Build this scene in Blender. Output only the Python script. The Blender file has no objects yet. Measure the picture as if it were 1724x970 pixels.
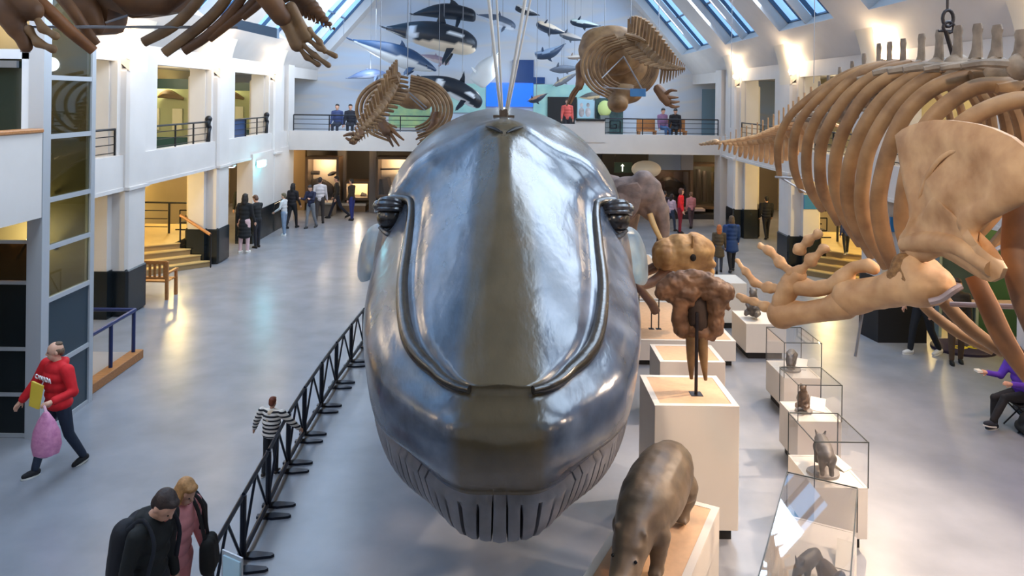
import bpy, math, random
import numpy as np
from mathutils import Vector as V, Matrix, Euler
random.seed(7)
S = bpy.context.scene
COL = S.collection
# ---------------------------------------------------------------- camera
F, CX, CY, HC = 1245.0, 850.0, 165.0, 5.0      # focal length (px of 1724), principal point, eye height
TH = math.radians(0.7)
cam_d = bpy.data.cameras.new('camera'); cam = bpy.data.objects.new('camera', cam_d); COL.objects.link(cam)
cam_d.sensor_fit = 'HORIZONTAL'; cam_d.sensor_width = 36.0; cam_d.lens = 36.0*F/1724
cam_d.shift_x = (862-CX)/1724; cam_d.shift_y = -(485-CY)/1724
cam_d.clip_start = 0.05; cam_d.clip_end = 200
cam.matrix_world = Matrix.Translation((0, 0, HC)) @ Matrix.Rotation(math.pi/2, 4, 'X') @ Matrix.Rotation(TH, 4, 'Z')
S.camera = cam
S.view_settings.view_transform = 'Standard'; S.view_settings.look = 'None'
S.view_settings.gamma = 1.0; S.view_settings.use_curve_mapping = False
S.view_settings.exposure = 0.18
S.cycles.max_bounces = 7; S.cycles.diffuse_bounces = 4; S.cycles.glossy_bounces = 4
S.cycles.transparent_max_bounces = 12; S.cycles.caustics_reflective = False; S.cycles.caustics_refractive = False
S.cycles.sample_clamp_indirect = 6.0
# ---------------------------------------------------------------- world and big lights
w = bpy.data.worlds.new('dusk_sky'); S.world = w; w.use_nodes = True
w.node_tree.nodes['Background'].inputs[0].default_value = (0.45, 0.66, 1.0, 1)
w.node_tree.nodes['Background'].inputs[1].default_value = 0.35
DAY = (0.70, 0.84, 1.0)
def area(name, loc, direction, sx, sy, power, col=(1, 1, 1), spread=180):
    d = bpy.data.lights.new(name, 'AREA'); d.shape = 'RECTANGLE'; d.size = sx; d.size_y = sy
    d.energy = power; d.color = col; d.spread = math.radians(spread)
    o = bpy.data.objects.new(name, d); COL.objects.link(o); o.location = loc
    o.rotation_euler = V(direction).to_track_quat('-Z', 'Y').to_euler(); return o
def point(name, loc, power, col, r=0.1):
    d = bpy.data.lights.new(name, 'POINT'); d.energy = power; d.color = col; d.shadow_soft_size = r
    o = bpy.data.objects.new(name, d); COL.objects.link(o); o.location = loc; return o
def spot(name, loc, to, power, col, angle=60, r=0.1, blend=0.5):
    d = bpy.data.lights.new(name, 'SPOT'); d.energy = power; d.color = col; d.shadow_soft_size = r
    d.spot_size = math.radians(angle); d.spot_blend = blend
    o = bpy.data.objects.new(name, d); COL.objects.link(o); o.location = loc
    o.rotation_euler = (V(to)-V(loc)).to_track_quat('-Z', 'Y').to_euler(); return o
WARM = (1.0, 0.74, 0.46); YEL = (1.0, 0.74, 0.30)
ROOF = math.radians(49)
for sx, nm in ((-1, 'west'), (1, 'east')):     # daylight coming in through the two slopes of roof glazing
    for k in range(2):
        area('daylight_%s' % nm, (sx*6.0, 8.0+k*15.5, 9.35), (-sx*math.sin(ROOF), 0, -math.cos(ROOF)), 14.5, 4.2, 1250, DAY).rotation_euler = \
            (Matrix(((0, -sx*math.cos(ROOF), sx*math.sin(ROOF)), (1, 0, 0), (0, math.sin(ROOF), math.cos(ROOF))))).to_euler()
# warm gallery spotlights aimed at the plinth row, then an added skeleton fill
spot('gallery_or_fill_spot', (8.0, 10.5, 6.3), (2.6, 8.0, 0.6), 2300, (1.0, 0.78, 0.58), 62, 0.12)
spot('gallery_or_fill_spot', (8.0, 5.2, 6.4), (2.4, 6.2, 0.6), 1500, (1.0, 0.78, 0.58), 62, 0.12)
spot('gallery_or_fill_spot', (8.0, 15.5, 6.2), (3.6, 13.0, 1.0), 1200, WARM, 60, 0.12)
spot('gallery_or_fill_spot', (8.0, 3.0, 6.5), (4.6, 7.0, 0), 620, (1.0, 0.50, 0.26), 75, 0.15)
spot('gallery_or_fill_spot', (8.0, 9.0, 6.4), (5.6, 9.5, 0), 420, (1.0, 0.52, 0.28), 75, 0.15)
spot('gallery_or_fill_spot', (-1.0, 1.0, 8.5), (3.6, 6.4, 4.2), 1300, (1.0, 0.82, 0.64), 50, 0.2)  # fill light added near the viewer to brighten the right skeleton
# ---------------------------------------------------------------- pixel helpers (1724x970 frame -> world)
def ray(px, py):
    u, v = px-CX, py-CY; c, s = math.cos(TH), math.sin(TH)
    return (u*c+v*s)/F, (-u*s+v*c)/F
def P(px, py, Y):
    a, b = ray(px, py); return V((a*Y, Y, HC-b*Y))
def PF(px, py, z=0.0):
    a, b = ray(px, py); Y = (HC-z)/b; return V((a*Y, Y, z))
def PX(px, py, X):
    a, b = ray(px, py); Y = X/a; return V((X, Y, HC-b*Y))
# ---------------------------------------------------------------- materials
def lin(c):
    return tuple(((x/255)/12.92 if x/255 <= .04045 else ((x/255+.055)/1.055)**2.4) for x in c)
MATS = {}
def mat(name, col, rough=0.5, metal=0.0, var=0.0, scale=6.0, bump=0.0, col2=None, emit=0.0, alpha=None, spec=0.5, coat=0.0, stretch=(1, 1, 1), detail=6):
    if name in MATS: return MATS[name]
    m = bpy.data.materials.new(name); m.use_nodes = True; nt = m.node_tree; b = nt.nodes['Principled BSDF']
    c = lin(col); b.inputs['Base Color'].default_value = (*c, 1)
    b.inputs['Roughness'].default_value = rough; b.inputs['Metallic'].default_value = metal
    b.inputs['Specular IOR Level'].default_value = spec; b.inputs['Coat Weight'].default_value = coat
    if emit:
        b.inputs['Emission Color'].default_value = (*c, 1); b.inputs['Emission Strength'].default_value = emit
    if var or bump or col2:
        tc = nt.nodes.new('ShaderNodeTexCoord'); mp = nt.nodes.new('ShaderNodeMapping'); n = nt.nodes.new('ShaderNodeTexNoise')
        mp.inputs['Scale'].default_value = stretch
        nt.links.new(tc.outputs['Object'], mp.inputs[0]); nt.links.new(mp.outputs[0], n.inputs['Vector'])
        n.inputs['Scale'].default_value = scale; n.inputs['Detail'].default_value = detail
        r = nt.nodes.new('ShaderNodeValToRGB'); r.color_ramp.elements[0].position = 0.32; r.color_ramp.elements[1].position = 0.68
        k2 = lin(col2) if col2 else tuple(x*(1-var) for x in c)
        k1 = c if col2 else tuple(min(1, x*(1+var)) for x in c)
        r.color_ramp.elements[0].color = (*k2, 1); r.color_ramp.elements[1].color = (*k1, 1)
        nt.links.new(n.outputs['Fac'], r.inputs[0]); nt.links.new(r.outputs[0], b.inputs['Base Color'])
        if bump:
            bp = nt.nodes.new('ShaderNodeBump'); bp.inputs['Strength'].default_value = bump; bp.inputs['Distance'].default_value = 0.02
            nt.links.new(n.outputs['Fac'], bp.inputs['Height']); nt.links.new(bp.outputs[0], b.inputs['Normal'])
    MATS[name] = m; return m
def glass(name, tint=(255, 255, 255), refl=0.12, rough=0.02):
    if name in MATS: return MATS[name]
    m = bpy.data.materials.new(name); m.use_nodes = True; nt = m.node_tree; nt.nodes.clear()
    o = nt.nodes.new('ShaderNodeOutputMaterial'); t = nt.nodes.new('ShaderNodeBsdfTransparent'); g = nt.nodes.new('ShaderNodeBsdfGlossy')
    mx = nt.nodes.new('ShaderNodeMixShader'); fr = nt.nodes.new('ShaderNodeLayerWeight'); fr.inputs[0].default_value = 0.5
    pw = nt.nodes.new('ShaderNodeMath'); pw.operation = 'POWER'; pw.inputs[1].default_value = 5.0; ml = nt.nodes.new('ShaderNodeMath'); ml.operation = 'MULTIPLY'; ml.inputs[1].default_value = 0.8
    ad = nt.nodes.new('ShaderNodeMath'); ad.operation = 'ADD'; ad.use_clamp = True; ad.inputs[1].default_value = refl
    t.inputs[0].default_value = (*lin(tint), 1); g.inputs['Roughness'].default_value = rough
    nt.links.new(fr.outputs['Facing'], pw.inputs[0]); nt.links.new(pw.outputs[0], ml.inputs[0]); nt.links.new(ml.outputs[0], ad.inputs[0]); nt.links.new(ad.outputs[0], mx.inputs[0])
    nt.links.new(t.outputs[0], mx.inputs[1]); nt.links.new(g.outputs[0], mx.inputs[2]); nt.links.new(mx.outputs[0], o.inputs[0])
    MATS[name] = m; return m
# ---------------------------------------------------------------- geometry helpers
def catmull(pts, n):
    """n samples per segment through pts (tuples of any length)"""
    A = np.array(pts, float); out = []
    for i in range(len(A)-1):
        p0 = A[i-1] if i else 2*A[0]-A[1]; p1, p2 = A[i], A[i+1]
        p3 = A[i+2] if i+2 < len(A) else 2*A[-1]-A[-2]
        for k in range(n):
            t = k/n
            out.append(0.5*((2*p1)+(-p0+p2)*t+(2*p0-5*p1+4*p2-p3)*t*t+(-p0+3*p1-3*p2+p3)*t**3))
    out.append(A[-1]); return np.array(out)
class MB:
    """collects shapes, builds one mesh object"""
    def __init__(s): s.v = []; s.f = []; s.m = []; s.mi = 0
    def add(s, vs, fs):
        b = len(s.v); s.v += [tuple(x) for x in vs]
        for f in fs: s.f.append(tuple(i+b for i in f)); s.m.append(s.mi)
        return s
    def box(s, a, b, rot=None, piv=None, bev=0.0):
        (x0, y0, z0), (x1, y1, z1) = a, b
        x0, x1 = min(x0, x1), max(x0, x1); y0, y1 = min(y0, y1), max(y0, y1); z0, z1 = min(z0, z1), max(z0, z1)
        if bev:
            e = min(bev, (x1-x0)/2.2, (y1-y0)/2.2, (z1-z0)/2.2)
            vs = []
            for z, q in ((z0, e), (z0+e, 0), (z1-e, 0), (z1, e)):
                for x, y in ((x0+e, y0), (x1-e, y0), (x1, y0+e), (x1, y1-e), (x1-e, y1), (x0+e, y1), (x0, y1-e), (x0, y0+e)):
                    cx, cy = min(max(x, x0+q), x1-q), min(max(y, y0+q), y1-q); vs.append((cx, cy, z))
            fs = [tuple(range(7, -1, -1)), tuple(range(24, 32))]
            for r in range(3):
                for k in range(8): fs.append((r*8+k, r*8+(k+1) % 8, r*8+8+(k+1) % 8, r*8+8+k))
        else:
            vs = [(x0, y0, z0), (x1, y0, z0), (x1, y1, z0), (x0, y1, z0), (x0, y0, z1), (x1, y0, z1), (x1, y1, z1), (x0, y1, z1)]
            fs = [(3, 2, 1, 0), (4, 5, 6, 7), (0, 1, 5, 4), (1, 2, 6, 5), (2, 3, 7, 6), (3, 0, 4, 7)]
        if rot is not None:
            R = Matrix.Rotation(rot, 3, 'Z'); p = V(piv or ((x0+x1)/2, (y0+y1)/2, 0)); vs = [R @ (V(v)-p)+p for v in vs]
        return s.add(vs, fs)
    def rings(s, R, cap=True, closed=True):
        n = len(R[0]); vs = [p for r in R for p in r]; fs = []
        for i in range(len(R)-1):
            for k in range(n if closed else n-1):
                k2 = (k+1) % n; fs.append((i*n+k, i*n+k2, (i+1)*n+k2, (i+1)*n+k))
        if cap and closed: fs += [tuple(range(n-1, -1, -1)), tuple((len(R)-1)*n+k for k in range(n))]
        return s.add(vs, fs)
    def tube(s, pts, r, n=8, flat=1.0, up=None, cap=True):
        """round (flat=1) or strap-like tube; r scalar or per point"""
        pts = [V(p) for p in pts]; m = len(pts); rr = [r]*m if isinstance(r, (int, float)) else list(r)
        R = []; prev = None
        for i, p in enumerate(pts):
            t = (pts[min(i+1, m-1)]-pts[max(i-1, 0)]).normalized()
            if prev is None:
                a = V(up) if up else (V((0, 0, 1)) if abs(t.z) < .9 else V((0, 1, 0)))
            else: a = prev
            a = (a-t*a.dot(t))
            if a.length < 1e-6: a = t.orthogonal()
            a.normalize(); prev = a; b = t.cross(a)
            R.append([p+a*(rr[i]*math.cos(q))+b*(rr[i]*flat*math.sin(q)) for q in (2*math.pi*k/n for k in range(n))])
        return s.rings(R, cap)
    def curve(s, pts, r, n=8, sub=4, flat=1.0, up=None):
        m = len(pts); rr = [r]*m if isinstance(r, (int, float)) else list(r)
        C = catmull([(*V(p), q) for p, q in zip(pts, rr)], sub)
        return s.tube([c[:3] for c in C], [max(.0005, c[3]) for c in C], n, flat, up)
    def ball(s, c, r, n=12, m=8, rot=None):
        r = (r, r, r) if isinstance(r, (int, float)) else r; c = V(c); vs = []; fs = []
        M = rot if rot is not None else Matrix.Identity(3)
        vs.append(c+M @ V((0, 0, -r[2])))
        for i in range(1, m):
            a = -math.pi/2+math.pi*i/m
            for k in range(n):
                q = 2*math.pi*k/n; vs.append(c+M @ V((r[0]*math.cos(a)*math.cos(q), r[1]*math.cos(a)*math.sin(q), r[2]*math.sin(a))))
        vs.append(c+M @ V((0, 0, r[2]))); L = len(vs)-1
        for k in range(n): fs.append((0, 1+(k+1) % n, 1+k)); fs.append((L, 1+(m-2)*n+k, 1+(m-2)*n+(k+1) % n))
        for i in range(m-2):
            for k in range(n): fs.append((1+i*n+k, 1+i*n+(k+1) % n, 1+(i+1)*n+(k+1) % n, 1+(i+1)*n+k))
        return s.add(vs, fs)
    def limb(s, pts, rr, n=10):
        """capsule chain with spherical joints: good for remeshing"""
        s.tube(pts, rr, n)
        for p, r in zip(pts, rr): s.ball(p, r, n, 6)
        return s
    def slab(s, poly, off):
        """closed polygon (3-D, flat-ish) extruded by vector off"""
        n = len(poly); off = V(off); vs = [V(p) for p in poly]+[V(p)+off for p in poly]
        fs = [tuple(range(n-1, -1, -1)), tuple(range(n, 2*n))]+[(k, (k+1) % n, n+(k+1) % n, n+k) for k in range(n)]
        return s.add(vs, fs)
    def build(s, name, m, parent=None, smooth=True, loc=None, angle=40, remesh=0, smooth_it=0, recalc=True):
        me = bpy.data.meshes.new(name); o_ = V(loc) if loc is not None else V((0, 0, 0))
        me.from_pydata([tuple(V(v)-o_) for v in s.v], [], s.f)
        ms = m if isinstance(m, (list, tuple)) else [m]
        for q in ms: me.materials.append(q)
        if len(ms) > 1: me.polygons.foreach_set('material_index', s.m)
        if recalc:
            import bmesh
            bm = bmesh.new(); bm.from_mesh(me); bmesh.ops.recalc_face_normals(bm, faces=bm.faces); bm.to_mesh(me); bm.free()
        o = bpy.data.objects.new(name, me); COL.objects.link(o); o.location = o_
        if remesh:
            a = o.modifiers.new('r', 'REMESH'); a.mode = 'VOXEL'; a.voxel_size = remesh; a.use_smooth_shade = True
            if smooth_it:
                b = o.modifiers.new('s', 'SMOOTH'); b.iterations = smooth_it; b.factor = 0.5
            dg = bpy.context.evaluated_depsgraph_get(); me2 = bpy.data.meshes.new_from_object(o.evaluated_get(dg))
            o.modifiers.clear(); o.data = me2; me2.name = name
            if not me2.materials: me2.materials.append(ms[0])
            me = me2
        if smooth:
            me.polygons.foreach_set('use_smooth', [True]*len(me.polygons))
            if angle and not remesh: me.set_sharp_from_angle(angle=math.radians(angle))
        if parent is not None:
            o.parent = parent; o.matrix_parent_inverse = parent.matrix_world.inverted()
        return o
def lump(o, amp, scale, octv=3):
    """uneven natural surface: pushes the vertices along their normals by fractal noise"""
    from mathutils import noise
    me = o.data; ns = [v.normal.copy() for v in me.vertices]
    for v, n in zip(me.vertices, ns): v.co += n*(amp*noise.fractal(v.co*scale, 1.0, 2.0, octv))
    me.update(); return o
def tag(o, label, cat, group=None, kind=None):
    o['label'] = label; o['category'] = cat
    if group: o['group'] = group
    if kind: o['kind'] = kind
    return o
def thing(name, label, cat, loc=(0, 0, 0), group=None):
    o = bpy.data.objects.new(name, None); COL.objects.link(o); o.location = loc; o.empty_display_size = 0.1
    o.matrix_world = Matrix.Translation(loc)
    return tag(o, label, cat, group)
def struct(o): o['kind'] = 'structure'; return o
def dup(root, M, label=None, group=None):
    """copy of a thing with its parts and sub-parts, moved by matrix M"""
    r = root.copy(); COL.objects.link(r); r.matrix_world = M @ root.matrix_world
    if label: r['label'] = label
    if group: r['group'] = group
    def rec(src, dst):
        for ch in list(src.children):
            c = ch.copy(); COL.objects.link(c); c.parent = dst; rec(ch, c)
    rec(root, r); return r
# ================================================================ ROOM
WHITE = mat('white_plaster', (206, 200, 196), 0.6, var=0.04, scale=1.2)
CREAM = mat('cream_plaster', (214, 204, 188), 0.6, var=0.03, scale=1.2)
DADO = mat('dark_green_dado', (24, 30, 34), 0.25, var=0.15, scale=3)
FLOOR_M = mat('mottled_lino', (143, 146, 154), 0.27, var=0.10, scale=1.4, bump=0.04, spec=0.6, detail=12)
SKYP = mat('sky_pane', (140, 190, 238), 0.1, emit=0.95)
MULL = mat('dark_glazing_bar', (70, 92, 118), 0.4)
METAL_B = mat('black_iron', (34, 36, 42), 0.4, 0.5)
WOOD = mat('oak_wood', (168, 112, 62), 0.45, var=0.22, scale=5, stretch=(1, 8, 8))
BROWN = mat('brown_panel', (92, 72, 54), 0.5, var=0.12, scale=2)
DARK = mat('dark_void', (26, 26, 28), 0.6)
YR = [1.2+5.25*k for k in range(6)]; Y0, Y1 = -4.0, 34.0
XC, XW = 8.4, 12.6                               # column face, aisle outer wall
struct(MB().box((-XW, Y0, -0.2), (XW, Y1+0.2, 0)).build('floor', FLOOR_M))
# end wall with pale sea mural, wall behind the viewer, aisle outer walls
em = mat('mural_wall', (190, 202, 218), 0.7)
nt = em.node_tree; b = nt.nodes['Principled BSDF']; tc = nt.nodes.new('ShaderNodeTexCoord'); mp = nt.nodes.new('ShaderNodeMapping'); wv = nt.nodes.new('ShaderNodeTexNoise')
mp.inputs['Scale'].default_value = (0.16, 1, 0.75); mp.inputs['Rotation'].default_value = (0, 0.22, 0); wv.inputs['Scale'].default_value = 1.1; wv.inputs['Distortion'].default_value = 0.8
rp = nt.nodes.new('ShaderNodeValToRGB'); e = rp.color_ramp.elements
e[0].position = 0.30; e[0].color = (*lin((184, 200, 220)), 1); e[1].position = 0.72; e[1].color = (*lin((190, 202, 219)), 1)
for p_, c_ in ((0.46, (188, 197, 212)), (0.52, (200, 199, 201)), (0.58, (190, 196, 208))):
    q = e.new(p_); q.color = (*lin(c_), 1)
nt.links.new(tc.outputs['Object'], mp.inputs[0]); nt.links.new(mp.outputs[0], wv.inputs['Vector']); nt.links.new(wv.outputs['Fac'], rp.inputs[0]); nt.links.new(rp.outputs[0], b.inputs['Base Color'])
struct(MB().box((-XW, Y1, 3.0), (XW, Y1+0.2, 13.5)).build('wall_north', em))
struct(MB().box((-XW, Y1, 0), (XW, Y1+0.2, 3.0)).build('wall_north_lower', mat('grey_brown_wall', (104, 96, 88), 0.6)))
struct(MB().box((-XW, Y0-0.2, 0), (XW, Y0, 13.5)).build('wall_south', CREAM))
for sx, nm in ((-1, 'west'), (1, 'east')):
    struct(MB().box((sx*XW, Y0, 0), (sx*(XW+0.2), Y1, 6.2)).build('wall_'+nm, mat('ochre_wall', (206, 186, 136), 0.6, var=0.04, scale=1)))
    # gallery slab with white fascia, aisle ceiling, lintel wall over the gallery openings
    m = MB(); m.box((sx*8.75, Y0, 2.88), (sx*XW, Y1, 3.3)); m.box((sx*8.5, Y0, 2.88), (sx*8.78, 29.2, 3.62))
    struct(m.build('wall_%s_gallery_front' % nm, WHITE))
    m = MB(); m.box((sx*8.62, Y0, 5.72), (sx*8.85, Y1, 6.16)); m.box((sx*8.84, Y0, 5.9), (sx*XW, Y1, 6.2))
    struct(m.build('wall_%s_lintel' % nm, WHITE))
    struct(MB().box((sx*8.47, Y0, 2.82), (sx*8.52, 29, 2.9)).build('trim_%d' % (2+sx), WHITE))
# roof slopes: solid bands, reveals and glazed windows bay by bay
cs, sn = math.cos(ROOF), math.sin(ROOF)
def rp3(sx, t, y, out=0.0):                     # point on a roof slope
    return V((sx*(8.78-t*cs+out*sn), y, 6.0+t*sn+out*cs))
def slab4(m, sx, t0, t1, y0, y1, o0, o1):
    m.slab([rp3(sx, t0, y0, o0), rp3(sx, t1, y0, o0), rp3(sx, t1, y1, o0), rp3(sx, t0, y1, o0)], rp3(sx, 0, 0, o1)-rp3(sx, 0, 0, o0))
LT, T0, T1 = 8.74, 1.35, 7.4
bays = [(Y0, YR[0])]+[(YR[k], YR[k+1]) for k in range(5)]+[(YR[5], Y1)]
wn = 0
for sx, nm in ((-1, 'west'), (1, 'east')):
    m = MB()
    slab4(m, sx, -0.2, T0, Y0, Y1, 0, 0.6); slab4(m, sx, T1, LT+0.3, Y0, Y1, 0, 0.6)
    for y0, y1 in bays:
        slab4(m, sx, T0, T1, y0, y0+0.85, 0, 0.6); slab4(m, sx, T0, T1, y1-0.85, y1, 0, 0.6)
    struct(m.build('ceiling_%s_slope' % nm, WHITE, smooth=False))
    for y0, y1 in bays:
        a, c = y0+0.85, y1-0.85; wn += 1; m = MB()
        m.mi = 0; slab4(m, sx, T0, T1, a, c, 0.45, 0.5)
        m.mi = 1; n = 4
        for k in range(n+1):
            y = a+(c-a)*k/n; slab4(m, sx, T0, T1, y-0.03, y+0.03, 0.34, 0.45)
        for t in (T0, 2.9, 4.4, 5.9, T1): slab4(m, sx, t-0.03, t+0.03, a, c, 0.36, 0.45)
        m.mi = 2
        for y in (a+(c-a)*0.5,):  # white rafters seen under the glass
            slab4(m, sx, T0, T1, y-0.035, y+0.035, 0.06, 0.3)
        struct(m.build('window_%d' % wn, [SKYP, MULL, WHITE], smooth=False))
struct(MB().box((-3.4, Y0, 12.55), (3.4, Y1, 12.9)).build('ceiling', mat('warm_grey_ceiling', (176, 166, 152), 0.7)))
# arched ribs
side_words = {-1: 'west', 1: 'east'}
SOF = catmull([(8.4, 5.5), (8.36, 6.1), (8.12, 6.83), (7.46, 8.03), (6.75, 8.85), (5.5, 10.0), (4.0, 11.1), (2.2, 11.9), (0, 12.15)], 4)
def out_at(x, z):                               # matching point on the roof line, along the rib's normal
    if x < 2.9: return (x, 12.7)
    t = ((8.78-x)*cs+(z-6.0)*sn); t = max(-0.3, min(LT+.3, t)); return (8.78-t*cs+0.2, 6.0+t*sn+0.2)
for y in YR:
    I = [(x, z) for x, z in SOF]+[(-x, z) for x, z in SOF[::-1][1:]]
    O = [((1 if x >= 0 else -1)*out_at(abs(x), z)[0], out_at(abs(x), z)[1]) for x, z in I]
    m = MB(); R = []
    for (a, b_), (c, d) in zip(I, O): R.append([(a, y-.42, b_), (c, y-.42, d), (c, y+.42, d), (a, y+.42, b_)])
    m.rings(R); struct(m.build('ceiling_rib', CREAM, angle=50))
    for sx in (-1, 1):
        m = MB(); m.mi = 0
        m.box((sx*8.4, y-.43, 0.9), (sx*9.35, y+.43, 5.56), bev=.06); m.box((sx*8.75, y-.62, 0.9), (sx*9.2, y+.62, 5.95))
        m.box((sx*8.34, y-.46, 2.83), (sx*9.35, y+.46, 2.9))
        m.mi = 1; m.box((sx*8.37, y-.45, 0), (sx*9.38, y+.45, 1.06), bev=.05); m.box((sx*8.72, y-.65, 0), (sx*9.22, y+.65, 1.06))
        struct(m.build('column', [WHITE, DADO], angle=30))
for sx in (-1, 1):
    for y in YR[1:]:
        struct(MB().box((sx*8.58, y-.58, 3.3), (sx*9.02, min(y+1.3, 28.95), 5.95)).build('wall_%s_pier' % side_words[sx], WHITE, smooth=False))
m = MB(); m.mi = 0; m.box((-8.42, 24.8, 1.0), (-8.95, 28.95, 3.0)); m.mi = 1; m.box((-8.39, 24.77, 0), (-8.98, 28.95, 1.06))
struct(m.build('wall_west_ground', [WHITE, DADO], smooth=False))
# end gallery: corner piers, slab, fascia, central block
m = MB()
for sx in (-1, 1):
    m.box((sx*8.45, 28.9, 0), (sx*9.4, 29.7, 6.2))
    m.box((sx*8.6, 29.0, 3.3), (sx*9.0, 29.9, 6.2))
struct(m.build('wall_north_piers', WHITE, smooth=False))
struct(MB().box((-8.6, 29.25, 2.86), (8.6, Y1, 3.3)).build('floor_gallery', WHITE, smooth=False))
m = MB(); m.box((-8.6, 29.0, 2.86), (8.6, 29.25, 3.62))
struct(m.build('wall_north_gallery_front', WHITE, smooth=False))
m = MB(); a, c = P(969, 203, 29), P(1018, 240, 29); m.box((a.x, 28.97, 3.3), (c.x, 29.3, a.z)); m.box((-2.6, 28.97, 3.3), (a.x, 29.3, 4.0))
struct(m.build('wall_north_parapet', WHITE, smooth=False))
struct(MB().box((P(969, 203, 29).x, 28.9, P(969, 203, 29).z), (P(1018, 203, 29).x, 29.4, P(969, 203, 29).z+.06)).build('trim_7', METAL_B))
# gallery and floor beneath the viewer
struct(MB().box((-8.6, Y0, 2.88), (8.6, -0.9, 3.3)).build('wall_south_gallery_front', WHITE))
for z in (0,): struct(MB().box((-8.6, Y0+.01, 0), (8.6, Y0+.05, 2.88)).build('wall_south_shade', DARK))  # unseen dark sheet added so the whale's chin reflects shade
# light fittings on the columns, throwing warm light up the ribs
BULB = mat('lamp_glow', (255, 236, 205), 0.3, emit=14.0)
LWH = mat('lamp_white', (220, 215, 205), 0.4)
for k, y in enumerate(YR):
    for sx in (-1, 1):
        if y < 10: 
            point('rib_uplight', (sx*8.1, y-.62, 6.35), 70, WARM, .12); continue
        z = 5.9
        lx = sx*8.36; ly = y-.62
        nearest = {11.7: 'nearest', 16.95: 'second', 22.2: 'third', 27.45: 'farthest'}[round(y, 2)]
        t = thing('wall_lamp', 'glowing warm uplight on the %s %s column in the row' % (nearest, 'left-hand' if sx < 0 else 'right-hand'), 'lamp', (lx, ly, z-.1), 'uplights on the columns')
        MB().curve([(lx, y-.44, z-.12), (lx, ly+.05, z-.14), (lx, ly, z-.1)], .02, 6).build('bracket', LWH, t)
        MB().rings([[(lx+r*math.cos(q), ly+r*math.sin(q), z+h) for q in (2*math.pi*i/12 for i in range(12))] for r, h in ((.03, -.1), (.07, -.06), (.08, -.03))]).build('lamp_shade', LWH, t)
        MB().ball((lx, ly-.06, z-.02), (.115, .115, .10)).build('bulb', BULB, t)
        point('rib_uplight', (sx*8.2, y-.62, 6.3), 42, WARM, .1)
# lights of the aisles: yellow rooms beyond the columns
for sx in (-1, 1):
    for y, e in ((19.5, 240), (24.8, 130), (14.0, 90)):
        point('aisle_lamp', (sx*10.9, y, 2.55), e, YEL, .15)
    for y in (9, 14.3, 19.6, 24.8): point('gallery_lamp', (sx*10.6, y, 5.5), 70, (1, .86, .55), .15)
for x in (-6.4, -2.5, 4.5, 7): point('under_gallery_lamp', (x, 31.6, 2.7), 26 if x < 0 else 12, (1, .72, .4), .1)
for sx in (-1, 1): point('aisle_end_lamp', (sx*10.3, 31, 2.5), 110, (1, .72, .4), .12)
for x in (-6, 0, 6): point('end_gallery_lamp', (x, 31.5, 6.2), 60, (.85, .95, 1), .3)
# ================================================================ BLUE WHALE MODEL
wm = mat('whale_paint', (58, 66, 78), 0.22, spec=0.7, coat=0.0)
nt = wm.node_tree; b = nt.nodes['Principled BSDF']; N = nt.nodes.new; L = nt.links.new
b.inputs['Coat Roughness'].default_value = 0.12
tc = N('ShaderNodeTexCoord'); mp = N('ShaderNodeMapping'); mp.inputs['Scale'].default_value = (1.6, 0.55, 1.2)
n1 = N('ShaderNodeTexNoise'); n1.inputs['Scale'].default_value = 2.2; n1.inputs['Detail'].default_value = 8
L(tc.outputs['Object'], mp.inputs[0]); L(mp.outputs[0], n1.inputs['Vector'])
r1 = N('ShaderNodeValToRGB'); r1.color_ramp.elements[0].position = .3; r1.color_ramp.elements[1].position = .7
r1.color_ramp.elements[0].color = (*lin((57, 65, 78)), 1); r1.color_ramp.elements[1].color = (*lin((106, 117, 135)), 1)
L(n1.outputs['Fac'], r1.inputs[0])
sp = N('ShaderNodeSeparateXYZ'); L(tc.outputs['Object'], sp.inputs[0])
ab = N('ShaderNodeMath'); ab.operation = 'ABSOLUTE'; L(sp.outputs[0], ab.inputs[0])
mr = N('ShaderNodeMapRange'); mr.inputs[1].default_value = .26; mr.inputs[2].default_value = .36; mr.inputs[3].default_value = 1; mr.inputs[4].default_value = 0; L(ab.outputs[0], mr.inputs[0])
zr = N('ShaderNodeMapRange'); zr.inputs[1].default_value = 2.95; zr.inputs[2].default_value = 3.1; L(sp.outputs[2], zr.inputs[0])
mu = N('ShaderNodeMath'); mu.operation = 'MULTIPLY'; L(mr.outputs[0], mu.inputs[0]); mu.inputs[1].default_value = 1.0
r2 = N('ShaderNodeValToRGB'); r2.color_ramp.elements[0].color = (*lin((64, 56, 40)), 1); r2.color_ramp.elements[1].color = (*lin((110, 96, 74)), 1); L(n1.outputs['Fac'], r2.inputs[0])
mx = N('ShaderNodeMix'); mx.data_type = 'RGBA'; L(mu.outputs[0], mx.inputs[0]); L(r1.outputs[0], mx.inputs[6]); L(r2.outputs[0], mx.inputs[7]); 
yr = N('ShaderNodeMapRange'); yr.inputs[1].default_value = 9.9; yr.inputs[2].default_value = 10.8; L(sp.outputs[1], yr.inputs[0])
r3 = N('ShaderNodeValToRGB'); r3.color_ramp.elements[0].color = (*lin((84, 80, 74)), 1); r3.color_ramp.elements[1].color = (*lin((128, 120, 110)), 1); L(n1.outputs['Fac'], r3.inputs[0])
m3 = N('ShaderNodeMix'); m3.data_type = 'RGBA'; L(yr.outputs[0], m3.inputs[0]); L(mx.outputs[2], m3.inputs[6]); L(r3.outputs[0], m3.inputs[7]); L(m3.outputs[2], b.inputs['Base Color'])
n2 = N('ShaderNodeTexNoise'); n2.inputs['Scale'].default_value = 3.0; n2.inputs['Detail'].default_value = 4; L(mp.outputs[0], n2.inputs['Vector'])
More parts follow.
